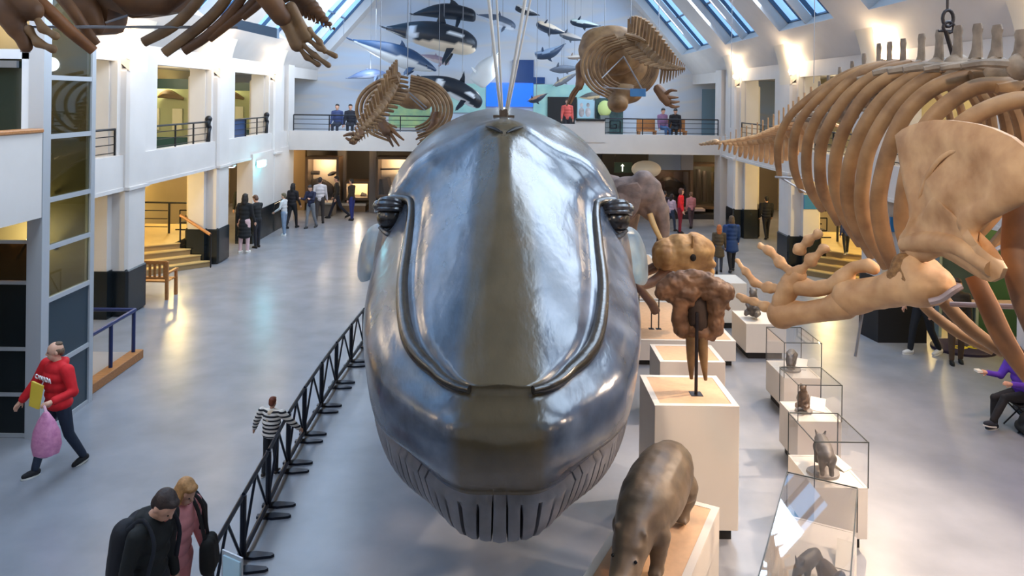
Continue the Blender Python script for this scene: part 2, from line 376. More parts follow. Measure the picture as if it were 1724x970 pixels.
bp = N('ShaderNodeBump'); bp.inputs['Strength'].default_value = .3; bp.inputs['Distance'].default_value = .04; L(n2.outputs['Fac'], bp.inputs['Height']); L(bp.outputs[0], b.inputs['Normal'])
PLEAT = mat('whale_throat_paint', (116, 115, 120), 0.42, var=0.22, scale=5, bump=0.2, spec=.5)
BRASS = mat('whale_lip_paint', (48, 42, 36), 0.24, var=0.3, scale=9, bump=0.3, spec=0.7)
EYE_M = mat('whale_eyelid_paint', (66, 64, 66), 0.22, var=0.3, scale=14, bump=0.5, spec=.8, coat=.4)
# stations along the lip / flank line: x, y, z of that line, then ridge z, belly (y, z), then profile (out, z) x 5
ST = [
 # x     y     z     zr    by    bz    c1            c2            c3            c4            c5
 (0.00, 4.98, 3.05, 3.07,  7.0, 1.42, (.02, 2.99), (.18, 2.84), (.22, 2.62), (.07, 2.33), (-.08, 1.90)),
 (0.25, 5.02, 3.05, 3.08,  7.1, 1.48, (.02, 2.99), (.19, 2.84), (.22, 2.61), (.08, 2.33), (-.08, 1.93)),
 (0.46, 5.30, 3.05, 3.16,  7.3, 1.46, (.03, 2.99), (.22, 2.83), (.25, 2.56), (.12, 2.37), (-.06, 1.98)),
 (0.72, 5.84, 3.10, 3.33,  7.7, 1.40, (.05, 3.03), (.27, 2.84), (.28, 2.50), (.17, 2.38), (-.01, 1.94)),
 (0.92, 6.90, 3.22, 3.66,  8.4, 1.32, (.10, 3.13), (.36, 2.86), (.32, 2.42), (.24, 2.36), (.08, 1.80)),
 (1.04, 8.20, 3.40, 4.10,  9.5, 1.18, (.14, 3.28), (.44, 2.90), (.46, 2.40), (.36, 2.28), (.12, 1.66)),
 (1.13, 9.20, 3.60, 4.43, 10.3, 1.08, (.16, 3.42), (.44, 3.00), (.50, 2.40), (.34, 1.90), (.04, 1.44)),
 (1.22, 9.55, 3.68, 4.50, 10.6, 1.05, (.14, 3.44), (.34, 3.05), (.44, 2.45), (.34, 1.90), (.05, 1.40)),
 (1.50, 9.85, 3.64, 4.58, 10.9, 1.02, (.02, 3.46), (.12, 3.10), (.20, 2.50), (.14, 1.90), (-.10, 1.38)),
 (1.66,10.60, 3.44, 4.66, 11.5, 0.97, (.06, 3.25), (.14, 3.00), (.20, 2.50), (.12, 1.90), (-.18, 1.36)),
 (1.90,12.00, 3.05, 4.76, 12.5, 0.93, (.02, 2.95), (.04, 2.75), (.03, 2.40), (-.1, 1.86), (-.45, 1.30)),
 (2.02,14.00, 2.85, 4.82, 14.2, 0.90, (.00, 2.75), (.00, 2.60), (-.03, 2.3), (-.2, 1.75), (-.6, 1.22)),
 (1.62,16.40, 2.85, 4.74, 16.4, 1.10, (.00, 2.75), (-.01, 2.60), (-.05, 2.30), (-.22, 1.85), (-.60, 1.38)),
 (1.16,18.60, 2.95, 4.50, 18.6, 1.50, (.00, 2.86), (-.01, 2.72), (-.05, 2.48), (-.18, 2.10), (-.46, 1.74)),
 (0.76,20.60, 3.10, 4.15, 20.6, 2.10, (.00, 3.04), (-.01, 2.94), (-.04, 2.78), (-.13, 2.52), (-.32, 2.26)),
 (0.42,22.60, 3.25, 3.80, 22.6, 2.70, (.00, 3.21), (-.01, 3.15), (-.02, 3.06), (-.07, 2.92), (-.18, 2.78)),
 (0.20,24.20, 3.32, 3.58, 24.2, 3.05, (.00, 3.30), (-.00, 3.27), (-.01, 3.22), (-.03, 3.16), (-.08, 3.09)),
 (0.08,24.90, 3.34, 3.46, 24.9, 3.20, (.00, 3.33), (-.00, 3.31), (-.01, 3.29), (-.02, 3.26), (-.04, 3.23)),
]
def _flat(r): return list(r[:6])+[q for c in r[6:] for q in c]
dense = catmull([_flat(r) for r in ST], 24)
dense[:, 0] = np.maximum(dense[:, 0], 0)
arc = np.concatenate([[0], np.cumsum(np.linalg.norm(np.diff(dense[:, :3], axis=0), axis=1))])
def at_arc(s): return np.array([np.interp(s, arc, dense[:, k]) for k in range(dense.shape[1])])
# columns: four per throat pleat up to the corner of the mouth, then coarser
PW, NPL = 0.092, 74
cols = []; groove = []
s = 0.0
for k in range(NPL):
    wd = PW*(1+0.25*min(1, k/30))
    for fr, g in ((0, -.18), (.41, 0.0), (.5, 1.0), (.59, 0.0)):
        cols.append(s+fr*wd); groove.append((k, g))
    s += wd
END_P = s
groove.append((NPL, 1.0)); cols.append(s)
while s < arc[-1]-.3:
    s += .3; cols.append(s); groove.append((999, 0))
cols.append(arc[-1]); groove.append((999, 0))
NR_U, NR_L = 26, 46
rnd = random.Random(3); gstart = {k: rnd.uniform(.0, .10) for k in range(2000)}
def side(sg):
    up = []; lo = []
    for (sv, (gk, g)) in zip(cols, groove):
        q = at_arc(sv); q2 = at_arc(min(sv+.08, arc[-1])); q1 = at_arc(max(sv-.08, 0))
        t = np.array([q2[0]-q1[0], q2[1]-q1[1]]); t /= np.linalg.norm(t)+1e-9
        n = np.array([t[1], -t[0]])                       # outward in plan
        if sv < .05: n = np.array([0.0, -1.0])
        x, y, z, zr, by, bz = q[:6]
        row = []
        wgt = min(1, max(0, (y-8.6)/3.2)); wgt = wgt*wgt*(3-2*wgt)
        for i in range(NR_U+1):                           # lip line (i=0) to ridge
            ph = math.pi/2*i/NR_U; u = math.cos(ph)
            g_el = math.sin(ph); v = 1-u
            
            e_ = .30-.16*min(1, max(0, (y-6.0)/3)); g_ro = (math.sqrt(1+e_*e_)-math.sqrt(u*u+e_*e_))/(math.sqrt(1+e_*e_)-e_)+.12*v*(1-v)+0.07*min(1, max(0, (y-6.2)/2.2))*math.exp(-(u/.10)**2)
            brow = math.exp(-((y-9.95)/.65)**2)*(0.10*math.exp(-((u-.72)/.22)**2)+.10*math.exp(-((u-.16)/.22)**2))
            lipdip = -0.035*math.exp(-((u-.90)/.06)**2)*(1-wgt)
            zz = z+(zr-z)*((1-wgt)*g_ro+wgt*g_el)+brow+lipdip
            row.append((sg*x*u, y, zz))
        up.append(row)
        c = [(x, y, z)]
        for k in range(5):
            o, zz = q[6+2*k], q[7+2*k]; lag = (by-y)*[0, 0, .01, .03, .10][k]
            c.append((max(0.0, x+n[0]*o) if x > 0.001 else 0.0, y+n[1]*o+lag, zz))
        c.append((0.0, by, bz))
        C = catmull(c, 14); d = np.concatenate([[0], np.cumsum(np.linalg.norm(np.diff(C, axis=0), axis=1))])
        # rows: 20 between lip and chin line, the rest below it
        dch = d[4*14]; ts = [dch*(i/20)**1.1 for i in range(20)]+[dch+(d[-1]-dch)*(i/(NR_L-20))**1.3 for i in range(NR_L-20+1)]
        lo.append([[np.interp(t_, d, C[:, a]) for a in range(3)] for t_ in ts])
    lo = np.array(lo); lo[:, :, 0] = np.maximum(lo[:, :, 0], 0)
    du = np.gradient(lo, axis=0); dv = np.gradient(lo, axis=1); nn = np.cross(du, dv)
    nn /= np.linalg.norm(nn, axis=2, keepdims=True)+1e-9
    if nn[30, 10].dot(np.array([1, -1, 0])) < 0: nn = -nn
    for j, (gk, g) in enumerate(groove):
        if gk >= 999: continue
        fade = min(1, max(0, (END_P-cols[j])/1.6))
        for i in range(NR_L+1):
            f = (i-20)/(NR_L-20)
            if f <= 0: continue
            a = min(1, max(0, (f-gstart[gk]*1.2)/.03)); 
            lift = .05*min(1, f/.04)
            lo[j, i] += nn[j, i]*(lift-0.10*a*g*(1 if g > 0 else .35))*fade*(1-max(0, (f-.75)/.25))
    lo[:, :, 0] *= sg; lo[:, -1, 0] = 0
    if True: lo[0, :, 0] = 0
    return up, lo
m = MB()
for sg in (1, -1):
    up, lo = side(sg)
    n = len(cols); base = len(m.v)
    for r in up: m.v += [tuple(p) for p in r]
    b2 = len(m.v)
    for r in lo: m.v += [tuple(p) for p in r]
    for j in range(n-1):
        for i in range(NR_U):
            f = (base+j*(NR_U+1)+i, base+(j+1)*(NR_U+1)+i, base+(j+1)*(NR_U+1)+i+1, base+j*(NR_U+1)+i+1)
            m.f.append(f if sg > 0 else f[::-1]); m.m.append(0)
        for i in range(NR_L):
            f = (b2+j*(NR_L+1)+i, b2+j*(NR_L+1)+i+1, b2+(j+1)*(NR_L+1)+i+1, b2+(j+1)*(NR_L+1)+i)
            m.f.append(f if sg > 0 else f[::-1]); m.m.append(1 if i >= 20 and cols[j] < END_P else 0)
whale = thing('blue_whale_model', 'huge hanging blue whale model facing the viewer, grooved throat and glossy grey head', 'whale model', (0, 15, 0.9))
import bmesh
wo = m.build('body', [wm, PLEAT], whale, angle=75)
bm = bmesh.new(); bm.from_mesh(wo.data); bmesh.ops.remove_doubles(bm, verts=bm.verts, dist=1e-4)
bmesh.ops.recalc_face_normals(bm, faces=bm.faces); bm.to_mesh(wo.data); bm.free(); wo.data.set_sharp_from_angle(angle=math.radians(70))
for sg in (-1, 1):
    pts = []
    for sv in np.linspace(.20, 5.45, 48):
        q = at_arc(sv); pts.append((sg*(q[0]+.015), q[1]-.02*(1 if sv < .6 else 0), q[2]-.015))
    e = pts[-1]
    
    rr = [.03+.03*min(1, i/6) for i in range(len(pts))]; rr[-1] = .03
    MB().curve(pts, rr, 10, 3).build('lip_ridge', BRASS, whale)
    # eye: dark globe under folded lids
    ex, ey, ez = sg*1.46, 9.70, 3.42
    ey_o = MB().ball((ex, ey, ez), (.20, .20, .19), 20, 14).build('eye', mat('whale_eye', (34, 32, 34), .2, spec=.8), whale)
    lm = MB()
    for k, (dz, rr_, ww) in enumerate(((.17, .045, .25), (.11, .035, .27), (.22, .04, .21))):
        lm.curve([(ex-sg*ww*.9, ey-.02-.04*k, ez+dz*.8), (ex-sg*.05, ey-.20, ez+dz+.03), (ex+sg*ww*.55, ey-.14, ez+dz+.02), (ex+sg*ww*.85, ey+.05, ez+dz*.6)], [rr_*.5, rr_, rr_, rr_*.5], 8, 5)
    lm.curve([(ex-sg*.16, ey-.12, ez-.16), (ex, ey-.2, ez-.19), (ex+sg*.15, ey-.1, ez-.12)], [.02, .04, .02], 8, 5)
    lm.ball((ex+sg*.16, ey-.08, ez+.16), (.085, .085, .075))
    lm.build('eyelid', EYE_M, whale)
    fo = MB()
    for k in range(9):                                   # skin folds behind the corner of the mouth
        z0 = 3.10-.10*k; y0 = 9.35-.03*k; xo = 1.46+.025*min(k, 5)
        fo.curve([(sg*(xo-.20), y0-.42, z0+.02), (sg*(xo-.08), y0-.2, z0-.05), (sg*(xo+.02), y0+.02, z0-.04), (sg*(xo+.06), y0+.3, z0+.03)], [.004, .02, .026, .012], 6, 4, flat=.8)
    fo.build('skin_fold', EYE_M, whale)
    FL = catmull([(1.72, 11.0, 2.75, .42, .12), (2.02, 11.3, 2.62, .50, .11), (2.25, 11.9, 2.4, .42, .09), (2.42, 12.7, 2.2, .30, .06), (2.52, 13.5, 2.1, .05, .02)], 6)
    R = []
    for (x, y, z, a, c) in FL:
        R.append([(sg*(x+c*math.sin(q)*.8), y+a*math.cos(q)*.55, z+a*math.cos(q)*.75+c*math.sin(q)*.3) for q in (2*math.pi*k/14 for k in range(14))])
    MB().rings(R).build('flipper', mat('whale_flipper_paint', (112, 134, 150), .3, var=.2, scale=4, spec=.7), whale)
for sg in (-1, 1):
    MB().curve([(sg*.03, 9.40, 4.56), (sg*.13, 9.55, 4.60), (sg*.24, 9.72, 4.62)], [.012, .028, .012], 8, 5).build('blowhole', mat('nostril_dark', (22, 22, 24), .5), whale)
# tail flukes and small back fin far behind
R = []
for (x, a, c) in ((-2.6, .05, .02), (-2.0, .45, .06), (-1.0, .7, .10), (0, .75, .16), (1.0, .7, .10), (2.0, .45, .06), (2.6, .05, .02)):
    R.append([(x, 24.7+.25*abs(x)*.5+a*math.cos(q), 3.34+c*math.sin(q)) for q in (2*math.pi*k/12 for k in range(12))])
MB().rings(R).build('tail_fluke', wm, whale)
MB().slab([(-.05, 20.2, 4.15), (-.05, 21.0, 4.6), (-.05, 21.2, 3.98)], (.1, 0, 0)).build('back_fin', wm, whale)
# hanging bracket and the four pale ropes
by_ = 11.2; bz_ = 4.71
ha = P(848, 213, by_); 
MB().box((ha.x-.07, by_-.05, bz_-.05), (ha.x+.07, by_+.05, bz_+.12), bev=.02).box((ha.x-.16, by_-.03, bz_-.02), (ha.x+.16, by_+.03, bz_+.03)).build('lifting_eye', mat('rusty_iron', (84, 66, 50), .6, var=.3, scale=20), whale)
ROPE = mat('pale_rope', (206, 196, 184), .6)
for k, (px, nmx) in enumerate(((823, 'outer left'), (836, 'inner left'), (884, 'inner right'), (893, 'outer right'))):
    a = P(848+(k-1.5)*2, 207, by_); c = P(px, 0, by_-.3*(k % 2)); d = (c-a); top = a+d*((12.5-a.z)/d.z)
    tag(MB().tube([a, top], .016 if k % 2 else .026, 8).build('suspension_rope', ROPE), 'pale rope fanning up from the whale back, %s of four' % nmx, 'rope', 'ropes holding the whale')
# ================================================================ RAILINGS, LIFT, STAIRS (LEFT SIDE) AND THEIR MIRROR
def railing(name, a, b, h, label, m, bars=3, every=1.2, group=None, r=.018, wood=None, zfoot=None):
    a, b = V(a), V(b); d = b-a; n = max(1, round(d.length/every))
    t = thing(name, label, 'railing', tuple(a), group)
    MB().tube([a+V((0, 0, h)), b+V((0, 0, h))], r*1.4, 8).build('top_rail', wood or m, t)
    for k in range(bars): MB().tube([a+V((0, 0, h*(k+.35)/(bars+.2))), b+V((0, 0, h*(k+.35)/(bars+.2)))], r*.6, 6).build('bar', m, t)
    for k in range(n+1):
        p = a+d*(k/n); MB().box((p.x-r, p.y-r, p.z), (p.x+r, p.y+r, p.z+h)).build('post', m, t)
    return t
ZG = 3.62
BLUEP = mat('blue_panel', (38, 66, 110), 0.4)
a, c = P(492, 222, 29.06), P(594, 224, 29.06)
railing('gallery_railing', (-8.3, 29.1, ZG), (-2.7, 29.1, ZG), .62, 'dark iron railing on the far gallery, left of the whale', METAL_B, 3, 1.35, 'far gallery railings')
railing('gallery_railing', (3.95, 29.1, ZG), (8.4, 29.1, ZG), .62, 'dark iron railing on the far gallery in front of the bench', METAL_B, 3, 1.35, 'far gallery railings')
def key_panel(m, o, ux, w_, h_, r=.02):          # square spiral (key pattern) in the plane ux / z
    pts = [(0, 0), (1, 0), (1, 1), (.2, 1), (.2, .35), (.7, .35), (.7, .7), (.45, .7)]
    Q = [V(o)+V(ux)*(w_*x)+V((0, 0, h_*z)) for x, z in pts]
    for p, q in zip(Q, Q[1:]): m.tube([p, q], r, 4)
m = MB(); key_panel(m, (4.05, 29.1, ZG+.08), (1, 0, 0), .5, .45, .022)
tag(m.build('key_pattern_grille', METAL_B), 'square spiral iron grille at the left end of the far gallery railing', 'railing')
for sx, k0 in ((-1, 2), (-1, 3), (-1, 4), (1, 2), (1, 3), (1, 4)):
    y0, y1 = YR[k0]+1.3, YR[k0+1]-.58
    if y1 > 28.4: y1 = 28.4
    nm = {2: 'nearest', 3: 'middle', 4: 'farthest'}[k0]
    railing('gallery_railing', (sx*8.62, y0, ZG), (sx*8.62, y1, ZG), .58, 'dark iron railing in the %s %s gallery opening' % (nm, 'left' if sx < 0 else 'right'), METAL_B, 3, 1.1, 'side gallery railings')
    if sx < 0 and k0 > 2:
        m = MB()                                  # scrolled newel at the end of the railing
        m.curve([(-8.62, y1-.12, ZG), (-8.60, y1-.10, ZG+.3), (-8.62, y1-.02, ZG+.42), (-8.62, y1-.16, ZG+.5), (-8.62, y1-.06, ZG+.66)], [.06, .05, .07, .06, .09], 8, 4)
        m.ball((-8.62, y1-.08, ZG+.66), .1)
        tag(m.build('newel_scroll', METAL_B), 'black scrolled iron newel at the end of the %s left gallery railing' % nm, 'newel')
tag(MB().box((-8.7, 23.65, ZG), (-8.66, 24.75, ZG+.56)).build('blue_banner_board', BLUEP), 'blue board behind the left gallery railing next to the third column', 'board')
# upper left gallery: green glazed showcases with lit panels
GREEN = mat('dark_green_frame', (32, 70, 66), 0.4); PALEG = mat('pale_green_back', (176, 178, 128), 0.6)
def gallery_case(y, x0, x1, label, k):
    t = thing('showcase', label, 'display case', ((x0+x1)/2, y, 3.3), 'showcases on the left gallery')
    m = MB(); zt = 5.45
    for x in (x0, x0+(x1-x0)*.33, x1): m.box((x-.06, y-.06, 3.3), (x+.06, y+.06, zt))
    m.box((x0, y-.06, zt-.3), (x1, y+.06, zt)); m.box((x0, y-.06, 3.3), (x1, y+.06, 3.7)); m.build('frame', GREEN, t, False)
    MB().box((x0, y+.5, 3.3), (x1, y+.56, zt)).build('back_panel', PALEG, t, False)
    for q in range(2+k % 2):
        xx = x0+(x1-x0)*(.45+.27*q); MB().box((xx-.14, y+.42, 3.9), (xx+.16, y+.47, 4.55)).build('panel', mat('cream_card', (232, 222, 180), .6), t, False)
    MB().curve([(x0+(x1-x0)*.5, y+.4, 4.9), (x0+(x1-x0)*.62, y+.35, 5.0), (x0+(x1-x0)*.8, y+.4, 4.85)], [.03, .14, .04], 8, 4).build('specimen', mat('specimen_brown', (120, 92, 56), .6), t)
    MB().box((x0+.08, y-.01, 3.7), (x1-.08, y+.0, zt-.3)).build('pane', glass('clear_pane', refl=.04), t, False)
    point('case_lamp', ((x0+x1)/2, y+.25, zt-.1), 34, (1, .93, .6), .08)
gallery_case(22.2, -11.9, -9.3, 'green framed showcase with cream panels on the left gallery, nearer of two', 0)
gallery_case(27.6, -11.8, -9.4, 'green framed showcase on the left gallery seen past the third column', 1)
EXW = mat('cool_sign_glow', (120, 240, 255), .3, emit=6.0)
p = P(438, 270, 24.7)
t = thing('emergency_light', 'cyan white glowing light box high on the left ground-floor wall', 'light', (-8.39, 25.3, 2.62))
MB().box((-8.40, 25.05, 2.55), (-8.26, 25.65, 2.78), bev=.02).build('housing', LWH, t); MB().box((-8.262, 25.08, 2.57), (-8.23, 25.62, 2.76), bev=.01).build('diffuser', EXW, t)
MB().box((-8.38, 25.08, 2.53), (-8.27, 25.62, 2.549)).build('diffuser', EXW, t); MB().box((-8.37, 25.03, 2.57), (-8.27, 25.049, 2.76)).build('diffuser', EXW, t)
point('emergency_glow', (-8.0, 25.1, 2.6), 14, (.3, .85, 1), .12)
t = thing('ceiling_lamp', 'small white lamp under the gallery edge by the second visible left column', 'lamp', (-8.7, 23.3, 2.75))
MB().box((-8.9, 23.2, 2.72), (-8.5, 23.5, 2.8), bev=.02).build('housing', LWH, t); MB().box((-8.86, 23.22, 2.70), (-8.54, 23.48, 2.72)).build('diffuser', mat('soft_glow', (235, 240, 255), .3, emit=3), t)
# stairs rising out of the hall between the columns, both sides
STEP = mat('stone_step', (196, 172, 118), 0.55, var=.06, scale=3); RISER = mat('stone_riser', (150, 128, 92), 0.6)
def stairs(sx, label):
    t = thing('stairs', label, 'stairs', (sx*9.4, 21.5, 0))
    for k in range(4):
        o = .42*k; h = .17
        poly = [(sx*8.45, 21.72-.0*o), (sx*(10.35), 19.75), (sx*12.5, 19.75), (sx*12.5, 25), (sx*8.45, 25)]
        dx, dy = .62*o, .78*o
        q = [(sx*(8.50+dx*1.15), 21.50), (sx*(10.2+dx*.2), 19.9+dy), (sx*12.55, 19.9+dy), (sx*12.55, 24.6), (sx*9.55, 24.6), (sx*9.55, 21.52), (sx*(8.50+dx*1.15), 21.52)]
        mm = MB(); mm.mi = 1; mm.slab([(x, y, h*k) for x, y in q], (0, 0, h-.03)); mm.mi = 0
        q2 = [(x-(sx*.03 if i in (0, 6) else 0), y-.03, h*(k+1)-.03) for i, (x, y) in enumerate(q)]; mm.slab(q2, (0, 0, .03))
        mm.build('step', [STEP, RISER], t, False)
    return t
stairs(-1, 'pale stone steps between the first two visible left columns')
stairs(1, 'stone steps between the right-hand columns, seen under the ribs')
def key_rail(sx, label):
    y = 22.9; z0 = .68
    t = thing('stair_railing', label, 'railing', (sx*10.3, y, z0))
    xs = (sx*9.45, sx*11.2)
    MB().tube([(xs[0], y, z0+.95), (xs[1], y, z0+.95)], .03, 8).build('top_rail', METAL_B, t)
    for x in (xs[0], sx*10.35, xs[1]): MB().box((x-.025, y-.025, z0), (x+.025, y+.025, z0+.95)).build('post', METAL_B, t)
    m = MB(); key_panel(m, (sx*10.15, y, z0+.12), (-sx, 0, 0), .65, .6); m.build('key_panel', METAL_B, t)
    for k in range(3): MB().tube([(sx*10.4, y, z0+.2+.25*k), (xs[1], y, z0+.2+.25*k)], .014, 6).build('bar', METAL_B, t)
key_rail(-1, 'iron railing with square spiral at the top of the left steps')
key_rail(1, 'iron railing with square spiral on the right-hand steps')
t = thing('stair_handrail', 'short sloping oak handrail beside the left steps', 'handrail', (-8.75, 21.3, 0))
MB().tube([(-8.46, 21.36, .95), (-9.46, 21.66, 1.45)], .045, 8).build('rail', WOOD, t); MB().tube([(-8.44, 21.36, .0), (-8.44, 21.36, .95)], .022, 6).build('post', METAL_B, t)
MB().tube([(-9.46, 21.66, .51), (-9.46, 21.66, 1.45)], .022, 6).build('post', METAL_B, t)
# lift / glazed tower in the left foreground
xt, ya, yb = -6.66, 10.75, 11.95
t = thing('glass_lift_tower', 'white-framed lift tower with glass and dark panels at the left', 'lift', (xt-1, 11.3, 0))
PANEL = mat('slate_panel', (40, 58, 70), .3); PANELD = mat('dark_slate_panel', (22, 30, 34), .25); TG = glass('tinted_pane', (205, 208, 196), .10)
FRM = mat('silver_frame', (188, 192, 198), .35, .3)
zs = [0.03, .95, 1.95, 2.72, 3.42, 4.35, 5.22, 6.6]
m = MB(); m.box((xt-.2, ya-.1, 0), (xt+.02, ya+.08, 6.6)); m.box((xt-.07, yb-.05, 0), (xt+.02, yb+.06, 6.6)); m.box((xt-1.7, yb-.05, 0), (xt-1.6, yb+.06, 6.6))
for z in zs: m.box((xt-.05, ya, z-.035), (xt+.015, yb, z+.035))
m.build('frame', FRM, t, False)
for k, (z0, z1) in enumerate(zip(zs, zs[1:])):
    MB().box((xt-.03, ya+.08, z0+.035), (xt-.01, yb-.05, z1-.035)).build('panel' if k < 2 else 'pane', PANEL if k < 2 else TG, t, False)
m = MB(); 
for z in (.03, .62, 1.28, 2.24, 2.83): m.box((xt-4.0, ya-.06, z-.025), (xt-.2, ya-.02, z+.025))
m.build('rail', FRM, t, False)
for z0, z1 in ((.05, .60), (.64, 1.26), (1.30, 2.22)): MB().box((xt-4.0, ya-.03, z0), (xt-.2, ya+.02, z1)).build('panel', PANELD, t, False)
MB().box((xt-4.0, ya-.02, 2.26), (xt-.2, ya-.01, 2.8)).build('pane', glass('brown_pane', (110, 92, 72), .08), t, False)
MB().box((xt-1.6, yb-.03, 0.1), (xt-.08, yb+.0, 6.55)).build('back_panel', mat('olive_back', (120, 112, 84), .6), t, False)
m = MB()
for z in (1.0, 2.5, 4.0, 5.3): m.tube([(xt-.6, ya+.3, z), (xt-.6, yb-.1, z+.8)], .025, 6); m.tube([(xt-.6, yb-.1, z), (xt-.6, ya+.3, z+.8)], .025, 6)
m.build('brace', mat('olive_steel', (96, 92, 70), .5), t)
point('lift_lamp', (xt-.9, 11.4, 2.7), 45, (1, .8, .4), .1)
# foreground gallery bridge with white parapet and oak handrail
m = MB(); m.box((xt-.12, 4.0, 3.2), (xt+.02, ya-.12, 4.42)); m.box((xt-4.0, 4.0, 3.2), (xt-.1, ya-.12, 3.35))
struct(m.build('wall_west_parapet', WHITE, smooth=False))
struct(MB().box((xt-.16, 4.0, 4.42), (xt+.05, ya-.12, 4.48), bev=.015).build('trim_4', WOOD))
m = MB(); m.box((xt-4.5, ya+.1, 3.3), (xt-1.05, ya+.22, 6.4)); 
struct(m.build('wall_west_screen', WHITE, smooth=False))
d = thing('gallery_window', 'white framed glazed door behind the oak handrail at upper left', 'door', (xt-.8, ya, 3.35))
x0, x1 = P(-40, 200, ya-.05).x, P(52, 200, ya-.05).x
m = MB(); z0, z1 = 3.36, 5.62
for x in (x0, x1-.12): m.box((x, ya-.08, z0), (x+.12, ya+.06, z1))
m.box((x0, ya-.08, z1-.14), (x1, ya+.06, z1)); m.box((x0, ya-.08, z0), (x1, ya+.06, z0+.1)); m.build('frame', mat('white_gloss', (216, 220, 226), .3), d, False)
MB().box((x0+.1, ya-.02, z0+.1), (x1-.1, ya-.0, z1-.14)).build('pane', mat('dark_green_glass', (34, 46, 42), .08, spec=.8), d, False)
MB().box((x1-.16, ya-.14, 4.95+.4), (x1-.9, ya-.08, 5.45)).build('door_closer', mat('grey_metal', (120, 124, 130), .4, .5), d, False)
struct(MB().box((x1+.02, ya-.08, 3.36), (xt-.2, ya+.06, 6.4)).build('trim_5', mat('white_gloss', (216, 220, 226), .3), smooth=False))
# ramp with oak kerb and blue railing
NAVY = mat('navy_rail', (28, 44, 92), .35)
k0, k1 = PF(166, 668), PF(244, 606)
t = thing('ramp', 'low ramp with oak kerb beside the lift tower', 'ramp', (-7.2, 13, 0))
MB().box((-7.0, 12.05, 0), (-6.78, 14.0, .16), bev=.01).build('kerb', WOOD, t); MB().slab([(-8.3, 12.05, .0), (-7.0, 12.05, .0), (-7.0, 14.0, .0), (-8.3, 14.0, .0)], (0, 0, .1)).build('deck', mat('ramp_lino', (170, 162, 158), .4), t)
t = thing('ramp_railing', 'dark blue tubular railing standing on the ramp by the lift', 'railing', (-6.9, 13, .1))
A, B, C_ = V((-6.9, 12.08, .93)), V((-6.9, 13.9, .93)), V((-8.2, 13.9, .93))
MB().tube([A, B], .038, 8).tube([B, C_], .038, 8).build('top_rail', NAVY, t)
for p in (V((-6.9, 12.4, 0)), V((-6.9, 13.05, 0)), V((-6.9, 13.85, 0)), V((-8.15, 13.9, 0))):
    MB().tube([(p.x, p.y, .10), (p.x, p.y, .93)], .035, 8).build('post', NAVY, t)
    MB().box((p.x-.08, p.y-.08, .1), (p.x+.08, p.y+.08, .115)).build('foot_plate', NAVY, t)
# slatted wooden bench beyond the second pier
t = thing('wooden_bench', 'slatted wooden bench beside the nearest dark-based left column', 'bench', (-8.5, 18.2, 0))
for x in (-9.0, -8.15):
    for y, h in ((17.95, .92), (18.45, .45)): MB().box((x-.035, y-.03, 0), (x+.035, y+.03, h)).build('leg', WOOD, t)
    MB().box((x-.04, 17.93, .62), (x+.04, 18.5, .66)).build('armrest', WOOD, t); MB().box((x-.03, 18.42, .45), (x+.03, 18.48, .63)).build('arm_post', WOOD, t)
m = MB()
for k in range(5): m.box((-9.0, 17.95+.1*k, .42), (-8.15, 18.03+.1*k, .45))
m.build('seat', WOOD, t)
m = MB(); m.box((-9.0, 17.93, .86), (-8.15, 17.98, .94)); m.box((-9.0, 17.93, .5), (-8.15, 17.98, .55))
for k in range(7): x = -8.92+.118*k; m.box((x-.03, 17.945, .55), (x+.03, 17.965, .87))
m.build('backrest', WOOD, t)
